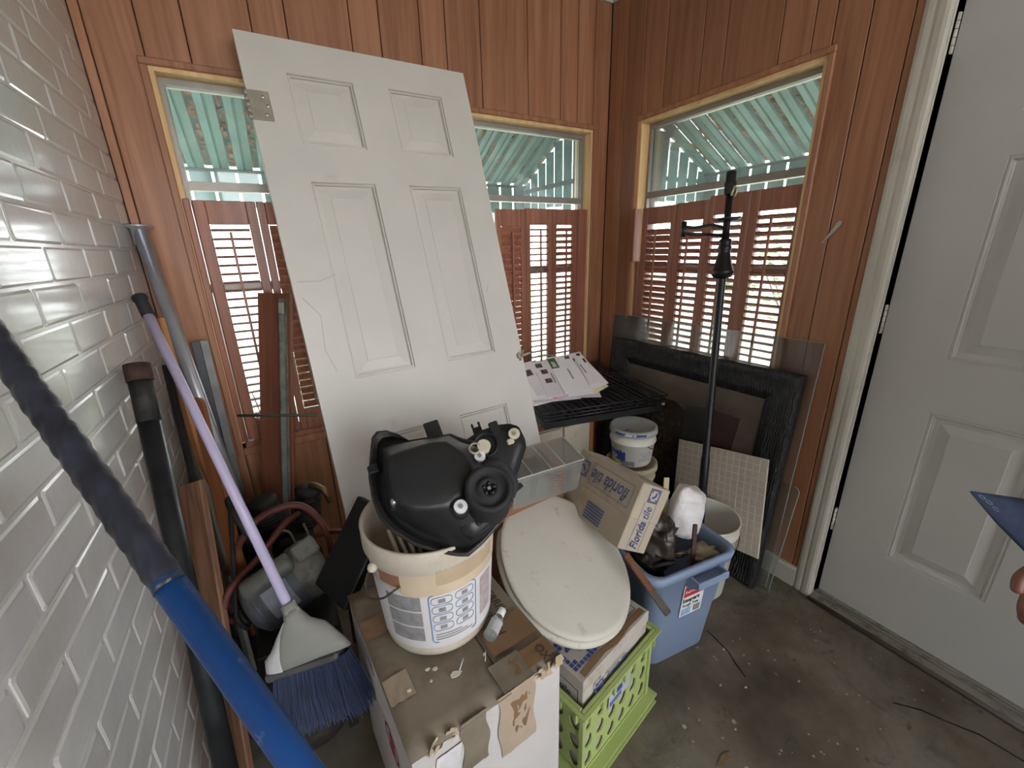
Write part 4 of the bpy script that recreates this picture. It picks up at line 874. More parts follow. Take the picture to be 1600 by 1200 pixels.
# ---- lime crate
m_lime = plain('lime_plastic', (166, 180, 112), .42, 0, .08, 6, .06, dirt=(126, 136, 92), dsc=10, dlo=.62, dhi=.85)
def holed(w, h, cols, rows, hw, hh, th, M, skip=(), n=20):
    """plate of cells, each with an oval hole; local x across, y up, z thickness"""
    b = MB(); cw, ch = w/cols, h/rows
    for c in range(cols):
        for r in range(rows):
            x0, y0 = c*cw, r*ch
            if (c, r) in skip: b.box((x0, y0, -th), (x0+cw, y0+ch, 0), M); continue
            cx, cy = x0+cw/2, y0+ch/2; o_, i_ = [], []
            for k in range(n):
                a = 2*PI*(k+.5)/n; ca, sa = math.cos(a), math.sin(a); s = 1/max(abs(ca), abs(sa))
                o_.append((cx+ca*s*cw/2, cy+sa*s*ch/2)); i_.append((cx+ca*hw, cy+sa*hh))
            vs = [M @ V((x, y, z)) for z in (0, -th) for L_ in (o_, i_) for x, y in L_]
            fs = []
            for k in range(n):
                j = (k+1) % n; fs += [(k, j, n+j, n+k), (2*n+j, 2*n+k, 3*n+k, 3*n+j), (n+k, n+j, 3*n+j, 3*n+k)]
            for cx_, cy_ in ((x0, y0), (x0+cw, y0), (x0+cw, y0+ch), (x0, y0+ch)):
                pass
            b.add(vs, fs)
            # square off the cell corners
            for sx_, sy_ in ((1, 1), (-1, 1), (-1, -1), (1, -1)):
                pts = sorted(range(n), key=lambda k: (o_[k][0]-(cx+sx_*cw/2))**2+(o_[k][1]-(cy+sy_*ch/2))**2)[:2]
                co_ = (cx+sx_*cw/2, cy+sy_*ch/2)
                b.add([M @ V((*o_[pts[0]], 0)), M @ V((*o_[pts[1]], 0)), M @ V((*co_, 0)), M @ V((*o_[pts[0]], -th)), M @ V((*o_[pts[1]], -th)), M @ V((*co_, -th))], [(0, 1, 2), (5, 4, 3)])
    return b
cx_ax, cy_ax = V((.977, .214, 0)), V((-.214, .977, 0))
CR = frame((-1.172, -1.287, 0), cx_ax, cy_ax); cwid = .332; chgt = .285
cr = thing('milk_crate', 'lime green plastic crate with round holes in front of the blue tote', 'crate', CR)
sk = ((2, 2), (3, 2), (2, 1), (3, 1))
faces = {'front': Matrix(((1, 0, 0, .012), (0, 0, -1, .012), (0, 1, 0, .045), (0, 0, 0, 1))), 'back': Matrix(((-1, 0, 0, cwid-.012), (0, 0, 1, cwid-.012), (0, 1, 0, .045), (0, 0, 0, 1))),
         'left': Matrix(((0, 0, -1, .012), (-1, 0, 0, cwid-.012), (0, 1, 0, .045), (0, 0, 0, 1))), 'right': Matrix(((0, 0, 1, cwid-.012), (1, 0, 0, .012), (0, 1, 0, .045), (0, 0, 0, 1)))}
for k, Mf in faces.items():
    holed(cwid-.024, .195, 6, 3, .0155, .0235, .004, Mf, ((2, 2), (3, 2)) if k in ('front', 'back') else ()).build('side_panel', m_lime, cr)
b = MB()
for lo, hi in (((0, 0), (cwid, .012)), ((0, cwid-.012), (cwid, cwid)), ((0, .012), (.012, cwid-.012)), ((cwid-.012, .012), (cwid, cwid-.012))): b.cbox((lo[0], lo[1], .240), (hi[0], hi[1], chgt), .003)
b.build('top_rim', m_lime, cr)
b = MB()
for k in range(7):
    u = .02+k*(cwid-.04)/6; b.box((u-.0025, -.008, .242), (u+.0025, 0, .283)); b.box((-.008, u-.0025, .242), (0, u+.0025, .283)); b.box((cwid, u-.0025, .242), (cwid+.008, u+.0025, .283))
b.box((-.01, -.010, .279), (cwid+.01, 0, chgt)); b.box((-.01, 0, .279), (0, cwid, chgt)); b.box((cwid, 0, .279), (cwid+.01, cwid, chgt)); b.build('rim_ribs', m_lime, cr)
b = MB()
b.box((-.012, -.016, .0), (cwid+.012, .012, .006)); b.box((-.012, -.016, .030), (cwid+.012, .012, .036)); b.box((-.012, .012, .0), (.012, cwid, .006)); b.box((-.012, .012, .030), (.012, cwid, .036)); b.box((cwid-.012, .012, 0), (cwid+.012, cwid, .006)); b.box((cwid-.012, .012, .030), (cwid+.012, cwid, .036))
b.build('base_flange', m_lime, cr)
b = MB(); b.box((.0, -.004, .006), (cwid, 0, .030)); b.box((.0, 0, .006), (.004, cwid, .030)); b.box((cwid-.004, 0, .006), (cwid, cwid, .030)); b.box((.01, .01, .036), (cwid-.01, cwid-.01, .042)); b.build('base_tray', m_lime, cr)
b = MB()
for x in (.012, cwid-.012):
    for y in (.012, cwid-.012): MB().box((x-.006, y-.006, .036), (x+.006, y+.006, .245)).build('corner_post', m_lime, cr)
cl = MB().box((.115, .0065, .178), (.215, .0082, .225)).build('price_label', plain('label_paper', (176, 180, 190), .5, 0, .2, 30), cr)
for k in range(6): MB().box((.120+k*.009, .0060, .184), (.126+k*.009, .0065, .199)).build('label_print', m_inkb, cl)
MB().box((.150, .0060, .205), (.175, .0065, .224)).build('label_mark', m_inkb, cl)
# ---- tile cartons
m_cart = plain('grey_kraft_carton', (180, 172, 162), .8, 0, .1, 6, .25, dirt=(136, 114, 92), dsc=7, dlo=.52, dhi=.8)
m_cartd = plain('tan_kraft_carton', (176, 163, 145), .8, 0, .1, 6, .25, dirt=(120, 100, 80), dsc=6, dlo=.55, dhi=.8)
m_cartp = plain('print_blue_grey', (72, 94, 136), .75, 0, .15, 20)
def logo(parent, M, s, mat):
    """square grid emblem with a pale disc and a bird-like curl"""
    b = MB(); n = 7; g = s/n
    for i in range(n):
        for j in range(n):
            cx, cy = (i+.5)*g-s/2, (j+.5)*g-s/2
            if math.hypot(cx, cy) > s*.36: b.box((cx-g*.42, cy-g*.42, 0), (cx+g*.42, cy+g*.42, .0003), M)
    lo_ = b.build('printed_emblem', mat, parent)
    pts = [(-.20, .16), (-.10, .18), (-.02, .02), (.10, -.06), (.22, -.04), (.26, -.10), (.16, -.20), (-.02, -.18), (-.16, -.06)]
    MB().prism([(x*s, y*s) for x, y in pts], 0, .0003, M).build('emblem_bird', mat, lo_)
    return lo_
def boxframe(b, x0, y0, x1, y1, w, M):
    for a in ((x0, y0, x1, y0+w), (x0, y1-w, x1, y1), (x0, y0, x0+w, y1), (x1-w, y0, x1, y1)): b.box((a[0], a[1], 0), (a[2], a[3], .0003), M)
tc1 = thing('tile_carton', 'printed tile carton sitting in the lime crate', 'carton', CR @ T(.021, .020, .043), 'printed tile cartons')
W1, D1, H1 = .288, .235, .312
MB().cbox((0, 0, 0), (W1, D1, H1-.032), .002).build('carton_body', m_cart, tc1)
MB().cbox((-.003, -.003, H1-.036), (W1+.003, D1+.003, H1), .003).build('carton_lid', m_cart, tc1)
MT1 = frame((W1, D1, H1+.0002), (-1, 0, 0), (0, -1, 0))     # print reads from the far side
logo(tc1, MT1 @ T(.240, .165, 0), .088, m_inkb)
text('printed_name', 'florida tile', .056, plain('navy_print', (50, 58, 84), .75), tc1, MT1 @ T(.018, .105, .0), shear=.3, bold=.0006, sx_=.72)
b = MB(); b.box((.018, .090, 0), (.195, .092, .0003), MT1); b.box((.018, .205, 0), (.195, .207, .0003), MT1); b.box((.018, .09, 0), (.020, .207, .0003), MT1); b.build('printed_rule', plain('navy_print', (50, 58, 84), .75), tc1)
MF1 = frame((0, -.0034, 0), (1, 0, 0), (0, 0, 1))
logo(tc1, MF1 @ T(.055, H1-.058, .0036), .034, m_inkb); text('printed_name', 'florida tile', .026, m_inkb, tc1, MF1 @ T(.085, H1-.064, .0036), shear=.3, sx_=.85)
ML1 = frame((-.0004, D1, 0), (0, -1, 0), (0, 0, 1)); b = MB(); boxframe(b, .15, H1-.105, .22, H1-.045, .002, ML1); b.build('printed_rule', plain('navy_print', (50, 58, 84), .75), tc1); text('printed_name', 'tile', .03, plain('navy_print', (50, 58, 84), .75), tc1, ML1 @ T(.158, H1-.085, .0002), shear=.3)
MB().prism([(.0, 0), (.09, .004), (.13, -.004), (.2, .003), (.27, 0), (.27, .018), (.2, .024), (.12, .016), (.05, .022), (0, .016)], 0, .0006, frame((.01, .004, H1+.0003), (1, 0, 0), (0, 1, 0))).build('torn_patch', m_tapeb, tc1)
# tilted carton
MC = Matrix.Translation((-.827, -.989, .588)) @ ZXY(-1.712, -.497, -.102)
tc2 = thing('tile_carton', 'tilted printed tile carton leaning between the toilet lid and the blue tote', 'carton', MC @ T(-.1475, -.056, -.0975), 'printed tile cartons')
W2, D2, H2 = .295, .112, .195
MB().cbox((.002, .002, 0), (W2-.002, D2-.002, H2-.004), .002).build('carton_body', m_cartd, tc2)
MB().cbox((0, 0, H2*.46), (W2, D2, H2), .003).build('carton_lid', m_cartd, tc2)
MA2 = frame((W2, -.0004, H2), (-1, 0, 0), (0, 0, -1))    # upside-down print on the front
logo(tc2, MA2 @ T(W2-.045, .052, 0), .052, m_cartp); text('printed_name', 'florida tile', .058, m_cartp, tc2, MA2 @ T(.035, .038, 0), shear=.3, bold=.0005, sx_=.70)
b = MB(); boxframe(b, .022, .020, .205, .086, .0012, MA2); b.build('printed_rule', m_cartp, tc2)
ME2 = frame((W2+.0004, D2, 0), (0, 0, 1), (0, -1, 0))
logo(tc2, ME2 @ T(H2-.028, .055, 0), .042, m_inkb); text('printed_name', 'Florida tile', .040, m_inkb, tc2, ME2 @ T(.008, .045, 0), shear=.3, bold=.0004, sx_=.72)
b = MB(); b.box((.006, .034, 0), (.145, .035, .0003), ME2); b.box((.006, .080, 0), (.145, .081, .0003), ME2); b.build('printed_rule', m_inkb, tc2)
MU2 = frame((W2, D2, H2+.0004), (-1, 0, 0), (0, -1, 0)); text('printed_name', 'florida tile', .032, plain('faded_print', (150, 144, 150), .8), tc2, MU2 @ T(.05, .04, 0), shear=.3)
b = MB()
for k in range(6): b.box((.12, -.0003, .012+k*.009), (.20, 0, .017+k*.009))
b.build('barcode_lines', m_cartp, tc2)
# carton stood behind the crate that carries the organiser
bb = thing('brown_carton', 'plain brown carton behind the toilet lid, under the clear organiser', 'carton', frame((-1.175, -.885, 0), (.977, .10, 0), (-.10, .977, 0)))
MB().cbox((0, 0, 0), (.27, .10, .62), .003).build('carton_body', plain('plain_brown_carton', (132, 92, 66), .85, 0, .15, 6, .2), bb); MB().cbox((-.002, -.002, .60), (.272, .102, .632), .002).build('carton_lid', plain('plain_brown_carton', (132, 92, 66)), bb)
# ---- toilet seat with lid
m_seat = plain('scuffed_white_enamel', (198, 192, 180), .5, 0, .06, 6, .1, dirt=(140, 130, 112), dsc=22, dlo=.6, dhi=.8)
MS = Matrix(((.992, .116, .052, -1.040), (-.084, .904, -.418, -1.034), (-.095, .411, .907, .490), (0, 0, 0, 1)))
ts = thing('toilet_seat', 'white oval toilet seat with closed lid lying on the printed carton', 'toilet seat', MS)
def egg(k, n=64, dy=0):
    out = []
    for q in range(n):
        a = 2*PI*q/n; c, s = math.cos(a), math.sin(a); e = 1.0 if s < 0 else .95
        out.append((.181*k*math.copysign(abs(c)**(.97 if s < 0 else .95), c)*(1-.03*s), (.216*math.copysign(abs(s)**e, s))*k+dy))
    return out
def eloft(layers, hole=None):
    b = MB(); n = 64; vs = []
    for k, z in layers: vs += [(x, y, z) for x, y in egg(k)]
    m = len(layers); b.add(vs, [(r*n+q, r*n+(q+1) % n, (r+1)*n+(q+1) % n, (r+1)*n+q) for r in range(m-1) for q in range(n)], True); return b, m, n
b, m, n = eloft([(.93, -.016), (.985, -.015), (1.0, -.010), (1.0, -.003), (.985, .0), (.93, .0012), (.5, .0022), (.02, .0025)]); b.f.append(tuple((m-1)*n+q for q in range(n))); b.sm.append(True); b.f.append(tuple(range(n-1, -1, -1))); b.sm.append(False)
b.build('lid', m_seat, ts)
b, m, n = eloft([(.66, -.040), (.985, -.042), (1.03, -.036), (1.035, -.026), (1.0, -.020), (.70, -.019), (.63, -.026), (.66, -.040)]); b.build('seat_ring', m_seat, ts)
for x in (-.07, .07):
    hp = MB().cbox((x-.016, .205, -.036), (x+.016, .245, -.004), .005).build('hinge_block', m_seat, ts); MB().tube([(x, .235, -.07), (x, .235, -.036)], .008, 12).build('hinge_bolt', m_cream, hp)
nut = MB().lathe([(.006, -.006), (.014, -.006), (.014, .008), (.006, .008), (.006, -.006)], 6, T(-.035, .215, .014) @ RY(1.2)); tag_ = nut.build('plastic_nut', m_cream, ts)
# ---- clear organiser
m_org = glassy('cloudy_clear_plastic', (.93, .94, .93), .45, .09, (.85, .86, .84), .15)
MO = Matrix.Translation((-1.039, -.904, .700)) @ ZXY(-.039, .221, .002)
og = thing('clear_organiser', 'cloudy clear plastic organiser with divided lid behind the toilet lid', 'organiser', MO)
ow, od_, oh = .1115, .055, .057
b = MB()
for lo, hi in (((-ow, -od_, -oh), (ow, -od_+.002, oh)), ((-ow, od_-.002, -oh), (ow, od_, oh)), ((-ow, -od_+.002, -oh), (-ow+.002, od_-.002, oh)), ((ow-.002, -od_+.002, -oh), (ow, od_-.002, oh)), ((-ow+.002, -od_+.002, -oh), (ow-.002, od_-.002, -oh+.002))): b.box(lo, hi)
b.build('bin', m_org, og)
b = MB(); b.box((-ow-.003, -od_-.003, oh), (ow+.003, od_+.003, oh+.002)); b.box((-ow-.003, -od_-.003, oh-.008), (ow+.003, -od_-.001, oh)); b.box((ow+.001, -od_-.003, oh-.008), (ow+.003, od_+.003, oh)); b.build('lid', m_org, og)
m_edge = plain('frosted_edge', (206, 206, 200), .5, alpha=.7)
b = MB()
for x in (-.060, .0, .045): b.box((x-.001, -od_, oh+.002), (x+.001, od_, oh+.0035))
b.box((-ow, -od_-.0035, oh+.0005), (ow, -od_-.002, oh+.0035)); b.box((ow+.0015, -od_, oh+.0005), (ow+.0035, od_, oh+.0035)); b.build('lid_ridge', m_edge, og)
for x in (-.040, .02): MB().box((x-.0008, -od_+.002, -oh+.002), (x+.0008, od_-.002, oh-.004)).build('divider', m_org, og)
MB().tube([(-.08+.035*math.cos(a), .052, oh+.004+.028*math.sin(a)) for a in (PI*k/10 for k in range(11))], .002, 6).build('lid_handle', m_org, og)
b = MB(); cpw = plain('copper_wire', (196, 120, 82), .4, .7, .2, 20)
for k in range(7): b.tube([(.062+(.030-.002*k)*math.cos(a), -.003+(.042-.002*k)*math.sin(a), -oh+.012+k*.009+.004*math.sin(3*a)) for a in (2*PI*q/24 for q in range(24))], .0018, 6, closed=True)
o = b.build('wire_coil', cpw); o.matrix_world = MO; tag(o, 'coil of copper wire inside the clear organiser', 'wire coil')
for k, (x, lb_) in enumerate(((-.075, 'flat dark packet in the left bay of the clear organiser'), (-.01, 'flat dark packet in the middle bay of the clear organiser'))):
    o = MB().cbox((x-.026, -.044, -oh+.003), (x+.022, .044, oh-.030), .004).build('dark_packet', plain('dark_packet', (96, 92, 88), .6, 0, .3, 14)); o.matrix_world = MO; tag(o, lb_, 'packet', 'packets in the organiser')
# brown lath beside the lid
s0, s1 = V((-.902, -1.150, .500)), V((-.886, -1.266, .420))
ls = thing('wood_lath', 'brown wooden lath with a worn metal tip poking out beside the crate', 'lath', T(*s0))
zz = (s1-s0).normalized(); xx = zz.cross(V((0, 0, 1))).normalized(); yy = zz.cross(xx); ML = Matrix(((xx.x, yy.x, zz.x, 0), (xx.y, yy.y, zz.y, 0), (xx.z, yy.z, zz.z, 0), (0, 0, 0, 1))); L = (s1-s0).length
MB().cbox((-.010, -.004, -.02), (.010, .004, L-.05), .0015, ML).build('shaft', wood('lath_wood', (92, 58, 42), (122, 82, 60), None, .6), ls); MB().cbox((-.011, -.005, L-.055), (.011, .005, L+.01), .002, ML).build('tip', plain('worn_tip', (104, 96, 88), .5, .4, .3, 40), ls)
# ================================================================== RIGHT SIDE
def rrect(hx, hy, r, n=6):
    out = []
    for cx, cy, s in ((hx-r, hy-r, 0), (-hx+r, hy-r, 90), (-hx+r, -hy+r, 180), (hx-r, -hy+r, 270)):
        out += [(cx+r*math.cos(math.radians(s+90*k/n)), cy+r*math.sin(math.radians(s+90*k/n))) for k in range(n+1)]
    return out
def rloft(layers, caps=(True, True)):
    """stack of equal-count outlines at heights"""
    b = MB(); n = len(layers[0][0]); vs = [(x, y, z) for pts, z in layers for x, y in pts]; m = len(layers)
    b.add(vs, [(r*n+q, r*n+(q+1) % n, (r+1)*n+(q+1) % n, (r+1)*n+q) for r in range(m-1) for q in range(n)], True)
    if caps[0]: b.f.append(tuple(range(n-1, -1, -1))); b.sm.append(False)
    if caps[1]: b.f.append(tuple((m-1)*n+q for q in range(n))); b.sm.append(False)
    return b
# ---- blue storage tote
m_tote = plain('slate_blue_plastic', (132, 147, 174), .42, 0, .06, 5, .06, dirt=(108, 114, 128), dsc=8, dlo=.6, dhi=.85)
TT = T(-.628, -.985, 0) @ RZ(-.12)
tt = thing('storage_tote', 'slate blue plastic storage tote full of scrap with a red and white label', 'tote', TT)
H = .40
R0 = lambda k, o=0: rrect(.130+.034*k+o, .176+.028*k+o, .045)
rloft([(R0(0, -.006), .002), (R0(0), .008), (R0(.45), .19), (R0(.47, .0022), .196), (R0(.92, .0022), .366), (R0(.94, .010), .368), (R0(1, .012), .392), (R0(1, .008), H), (R0(1, -.002), H), (R0(1, -.006), .392), (R0(.9, -.004), .36), (R0(0, -.005), .012)]).build('tub', m_tote, tt)
b = MB(); b.cbox((-.035, -.252, .352), (.088, -.243, .376), .003); b.cbox((-.035, -.25, .352), (-.028, -.200, .376), .002); b.cbox((.081, -.25, .352), (.088, -.200, .376), .002); b.cbox((-.035, -.25, .352), (.088, -.198, .357), .002); b.build('handle', m_tote, tt)
for x, s in ((-.028, 1), (.081, -1)): MB().prism([(0, 0), (.045, 0), (0, -.040)], -.004, .004, frame((x, -.2, .352), (0, -1, 0), (0, 0, 1))).build('handle_rib', m_tote, tt)
fy = lambda z: -(.176+.028*min(z/.4, 1))-.0035
MLt = frame((-.040, fy(.22)-.001, .200), (1, 0, 0), (0, -.068, 1)) @ Matrix.Scale(1.32, 4)
lbt = MB().box((0, 0, 0), (.068, .098, .0006), MLt).build('sticker', plain('sticker_white', (222, 222, 222), .45), tt)
MB().box((.003, .062, .0006), (.066, .094, .0010), MLt).build('red_band', plain('sticker_red', (188, 40, 54), .45), lbt)
text('sticker_text', 'Rubbermaid', .0125, plain('sticker_white', (222, 222, 222)), lbt, MLt @ T(.005, .073, .0011), sx_=.92, shear=.15)
text('sticker_text', 'keepers', .019, plain('sticker_black', (24, 24, 26), .5), lbt, MLt @ T(.003, .044, .0007), bold=.0006, sx_=.88)
text('sticker_text', 'Rough Tote', .0115, plain('sticker_black', (24, 24, 26), .5), lbt, MLt @ T(.005, .030, .0007), bold=.0003, sx_=.9)
MB().box((.003, .003, .0006), (.034, .024, .0008), MLt).build('sticker_picture', plain('sticker_pale_blue', (150, 176, 206), .5, 0, .2, 60), lbt)
for k in range(9): MB().box((.042+k*.0024, .004, .0006), (.0432+k*.0024, .024, .0008), MLt).build('barcode_bar', plain('sticker_black', (24, 24, 26), .5), lbt)
# ---- scrap in the tote
def lump(name, label, cat, c, r, mat, amp, fr, seed, rot=None, n=28, m=18, ex=.8):
    b = MB(); b.ball((0, 0, 0), 1.0, n, m); vs = []
    for v in b.v:
        p = V(v); q = V((math.copysign(abs(p.x)**ex, p.x), math.copysign(abs(p.y)**ex, p.y), math.copysign(abs(p.z)**ex, p.z)))
        k = 1+amp*mnoise.noise(q*fr+V((seed, 0, 0)))+amp*.5*mnoise.noise(q*fr*2.7+V((0, seed, 0))); vs.append((q.x*r[0]*k, q.y*r[1]*k, q.z*r[2]*k))
    b.v = vs; o = b.build(name, mat); o.matrix_world = T(*c) @ (rot or Matrix()); return tag(o, label, cat)
t = NT('white_plastic_wrap'); t.bsdf(t.ramp(t.noise(12, 5), [(.3, lin((196, 190, 188))), (.7, lin((232, 228, 228)))]), .3, 0, t.noise(22, 6, .6, dist=1.5), .6, .006, .5); m_wrap = t.m
lump('wrapped_bundle', 'white bundle wrapped in clear plastic standing in the blue tote', 'bundle', (-.545, -1.055, .468), (.052, .036, .086), m_wrap, .10, 1.6, 4, RZ(-.5) @ RX(-.25) @ RY(.30), 48, 32, .52)
lump('dark_bag', 'crumpled dark brown plastic bag in the blue tote', 'bag', (-.668, -1.055, .40), (.060, .055, .085), plain('dark_bag', (64, 54, 48), .35, 0, .5, 12, .5, dirt=(96, 84, 74), dsc=14, dlo=.55, dhi=.75), .45, 2.6, 3, RZ(.4))
lump('scrap_metal', 'lump of greasy dark scrap at the front left in the blue tote', 'scrap', (-.722, -1.06, .35), (.055, .05, .045), m_greas, .5, 3.0, 8)
lump('beige_rag', 'beige rag at the right in the blue tote', 'rag', (-.545, -1.135, .350), (.05, .035, .025), plain('beige_rag', (170, 158, 134), .9, 0, .2, 14, .4), .4, 3.0, 5)
b = MB(); b.tube([(.020*math.cos(a), 0, .014*math.sin(a)) for a in (2*PI*k/24 for k in range(24))], .007, 10, closed=True)
o = b.build('pipe_ring', plain('bronze_ring', (70, 58, 50), .4, .6, .3, 20)); o.matrix_world = T(-.648, -1.120, .385) @ RZ(-.4) @ RX(.5); tag(o, 'dull oval metal ring in front of the dark bag in the blue tote', 'ring')
plank('stick', 'short dark brown stick poking up between the white bundle and the tote rim', 'stick', (-.622, -1.155, .30), (-.598, -1.130, .485), (1, -.4, 0), .014, .008, plain('dark_stick', (74, 52, 46), .6, 0, .3, 20))
plank('paint_stirrer', 'cream paint stirrer standing behind the white bundle', 'paint stirrer', (-.600, -1.02, .30), (-.575, -.99, .575), (1, -.6, 0), .018, .004, plain('cream_wood', (196, 180, 148), .7, 0, .1, 12))
plank('brown_strip', 'brown strip between the tilted carton and the dark bag', 'strip', (-.735, -1.00, .28), (-.655, -.975, .56), (1, -.6, 0), .016, .010, m_brownb)
b = MB(); b.tube(smooth([(-.76, -1.10, .37), (-.725, -1.13, .392), (-.69, -1.13, .378), (-.665, -1.115, .36)]), .006, 8); tag(b.build('cable_end', m_rub), 'short black cable loop at the front of the blue tote', 'cable')
lump('cloth_roll', 'brown cloth roll behind the dark bag in the blue tote', 'cloth', (-.655, -.985, .47), (.035, .035, .055), plain('brown_cloth', (116, 88, 76), .9, 0, .25, 14), .3, 3, 2)
# ---- white bucket behind the tote, with the lamp standing in it
m_buckw = plain('clean_white_plastic', (214, 210, 200), .45, 0, .05, 5, .06, dirt=(176, 158, 130), dsc=5, dlo=.62, dhi=.9)
wbk = thing('plastic_bucket', 'plain white bucket between the blue tote and the dark picture frame', 'bucket', T(-.322, -.985, 0))
def pail(h, r0, r1, root, mat, n=48, rim='pail', lid=False, name='pail'):
    b = MB(); prof = [(0, .004), (r0*.8, .003), (r0-.004, .001), (r0, .008), (r1-.002, h-.05), (r1+.003, h-.048), (r1+.004, h-.044), (r1, h-.042), (r1+.001, h-.008), (r1+.005, h-.006), (r1+.005, h), (r1-.001, h), (r1-.003, h-.006), (r0-.003, .012), (0, .010)]
    b.lathe(prof, n); return b.build(name, mat, root)
pail(.33, .100, .122, wbk, m_buckw)
MB().ball((.09, -.085, .285), .009, 10, 6).build('bail_ear', m_buckw, wbk)
MB().tube(smooth([(.090, -.085, .283), (.060, -.112, .262), (.0, -.132, .248), (-.06, -.118, .262)]), .0018, 6).build('bail_wire', m_wire, wbk)
m_lamp = plain('black_lamp_enamel', (30, 28, 30), .35, .3, .25, 20, .1)
A_, B_ = V((-.1883, -.8308, 1.5552)), V((-.3179, -.9609, .4247)); ax_ = (A_-B_).normalized(); F_ = B_-ax_*(.4247-.018)/ax_.z
lx = (V((1, 0, 0))-ax_*ax_.x).normalized(); ly = ax_.cross(lx)
lp = thing('floor_lamp', 'black floor lamp without shade standing in front of the right-hand window', 'lamp', Matrix(((lx.x, ly.x, ax_.x, F_.x), (lx.y, ly.y, ax_.y, F_.y), (lx.z, ly.z, ax_.z, F_.z), (0, 0, 0, 1))))
hz = lambda z: (z-F_.z)/ax_.z
MB().lathe([(0, 0), (.016, 0), (.016, hz(.55)), (.0135, hz(.56)), (.0135, hz(1.215))], 20).build('post', m_lamp, lp)
MB().lathe([(.013, hz(1.205)), (.030, hz(1.212)), (.0365, hz(1.222)), (.0375, hz(1.230)), (.034, hz(1.238)), (.030, hz(1.245)), (.021, hz(1.290)), (.019, hz(1.298)), (.022, hz(1.302)), (.023, hz(1.312)), (.020, hz(1.318)), (.021, hz(1.324)), (.0215, hz(1.334)), (.018, hz(1.340)), (.012, hz(1.342)), (.0115, hz(1.375)), (.0115, hz(1.480)), (0, hz(1.480))], 28).build('turned_neck', m_lamp, lp)
MB().lathe([(.012, hz(1.396)), (.030, hz(1.399)), (.044, hz(1.404)), (.043, hz(1.405)), (.012, hz(1.400))], 28).build('saucer', plain('dark_saucer', (70, 66, 70), .25, .5), lp)
av = V((-.3671, -.8003, 1.3615))-V((-.2105, -.853, 1.3615)); al = V((av.dot(lx), av.dot(ly), 0)).normalized(); L_ = .165
b = MB(); b.tube(smooth([al*.008+V((0, 0, hz(1.378))), al*.06+V((0, 0, hz(1.383))), al*.12+V((0, 0, hz(1.372))), al*L_+V((0, 0, hz(1.372)))]), .0055, 8); b.tube([al*.008+V((0, 0, hz(1.352))), al*L_+V((0, 0, hz(1.350)))], .0055, 8); b.build('swing_arm', m_lamp, lp)
MB().tube([al*L_+V((0, 0, hz(1.338))), al*L_+V((0, 0, hz(1.388)))], .009, 14).build('arm_joint', m_lamp, lp)
sk_ = MB().lathe([(.012, hz(1.485)), (.017, hz(1.490)), (.0185, hz(1.505)), (.0175, hz(1.512)), (.019, hz(1.516)), (.019, hz(1.524)), (.0155, hz(1.527)), (.0155, hz(1.558)), (.0135, hz(1.558)), (.0135, hz(1.53)), (0, hz(1.53))], 24).build('bulb_socket', m_rub, lp)
MB().tube([(.010, -.012, hz(1.478)), (.011, -.017, hz(1.492)), (.006, -.019, hz(1.508))], .0035, 8).tube([(-.008, -.013, hz(1.478)), (-.009, -.017, hz(1.492)), (-.004, -.019, hz(1.508))], .0035, 8).build('socket_clip', plain('socket_brass', (206, 192, 140), .4, .5), sk_)
# ---- framed picture, glass sheets and tile sheet leaning on the right wall
pBR = V((-.160, -1.1290, .004)); pTR = V((-.058, -1.1270, .876)); pTL = V((-.058, -.1985, .864))
up_ = (pTR-pBR).normalized(); lf = (pTL-pTR); PWD = lf.length; PHT = (pTR-pBR).length
MP = frame(pTR-up_*PHT+lf, -lf, up_)
pf = thing('framed_picture', 'large dark framed painting leaning under the right-hand window', 'picture', MP)
t = NT('carved_black_frame'); wv = t.n.new('ShaderNodeTexWave'); wv.inputs['Scale'].default_value = 28; wv.inputs['Distortion'].default_value = 6; wv.inputs['Detail'].default_value = 3; t.l.new(t.co, wv.inputs['Vector'])
t.bsdf(t.ramp(t.noise(60, 4), [(.35, lin((26, 26, 28))), (.62, lin((44, 43, 44))), (.8, lin((110, 106, 102)))]), .5, 0, wv.outputs['Fac'], .5, .006); m_carve = t.m
prof = [(0, -.022), (0, .012), (.012, .020), (.028, .014), (.050, .010), (.075, .004), (.085, .006), (.092, .0), (.118, -.006), (.118, -.022)]
cs = [(0, 0), (PWD, 0), (PWD, PHT), (0, PHT)]
for i in range(4):
    (x0, y0), (x1, y1) = cs[i], cs[(i+1) % 4]; dx_, dy_ = (x1-x0), (y1-y0); L_ = math.hypot(dx_, dy_); dx_, dy_ = dx_/L_, dy_/L_; nx, ny = -dy_, dx_; n = 24
    b = MB(); k_ = len(prof)
    vs = []
    for q in range(n+1):
        u = q/n
        for d_, z in prof: s_ = d_+(L_-2*d_)*u; vs.append((x0+dx_*s_+nx*d_, y0+dy_*s_+ny*d_, z+(.0025*math.sin(q*2.1+d_*60) if .02 < d_ < .09 else 0)))
    b.add(vs, [(q*k_+r, (q+1)*k_+r, (q+1)*k_+(r+1) % k_, q*k_+(r+1) % k_) for q in range(n) for r in range(k_)], True); b.build('frame_rail', m_carve, pf)
t = NT('dark_oil_canvas')
cc = t.ramp(t.noise(3.0, 6, .6), [(.3, lin((58, 50, 46))), (.5, lin((84, 73, 64))), (.72, lin((108, 94, 80)))])
t.bsdf(cc, .42, 0, t.noise(220, 2), .3, .001); 
cv = MB().box((.11, .11, -.014), (PWD-.11, PHT-.11, -.010)).build('canvas', t.m, pf)
def patch(pts, col, z, name='painted_patch', n=60):
    t2 = plain(name+str(col), col, .45, 0, .35, 9, .2); MB().prism(pts, -.010, -.0095+z, None).build('painted_shape', t2, cv)
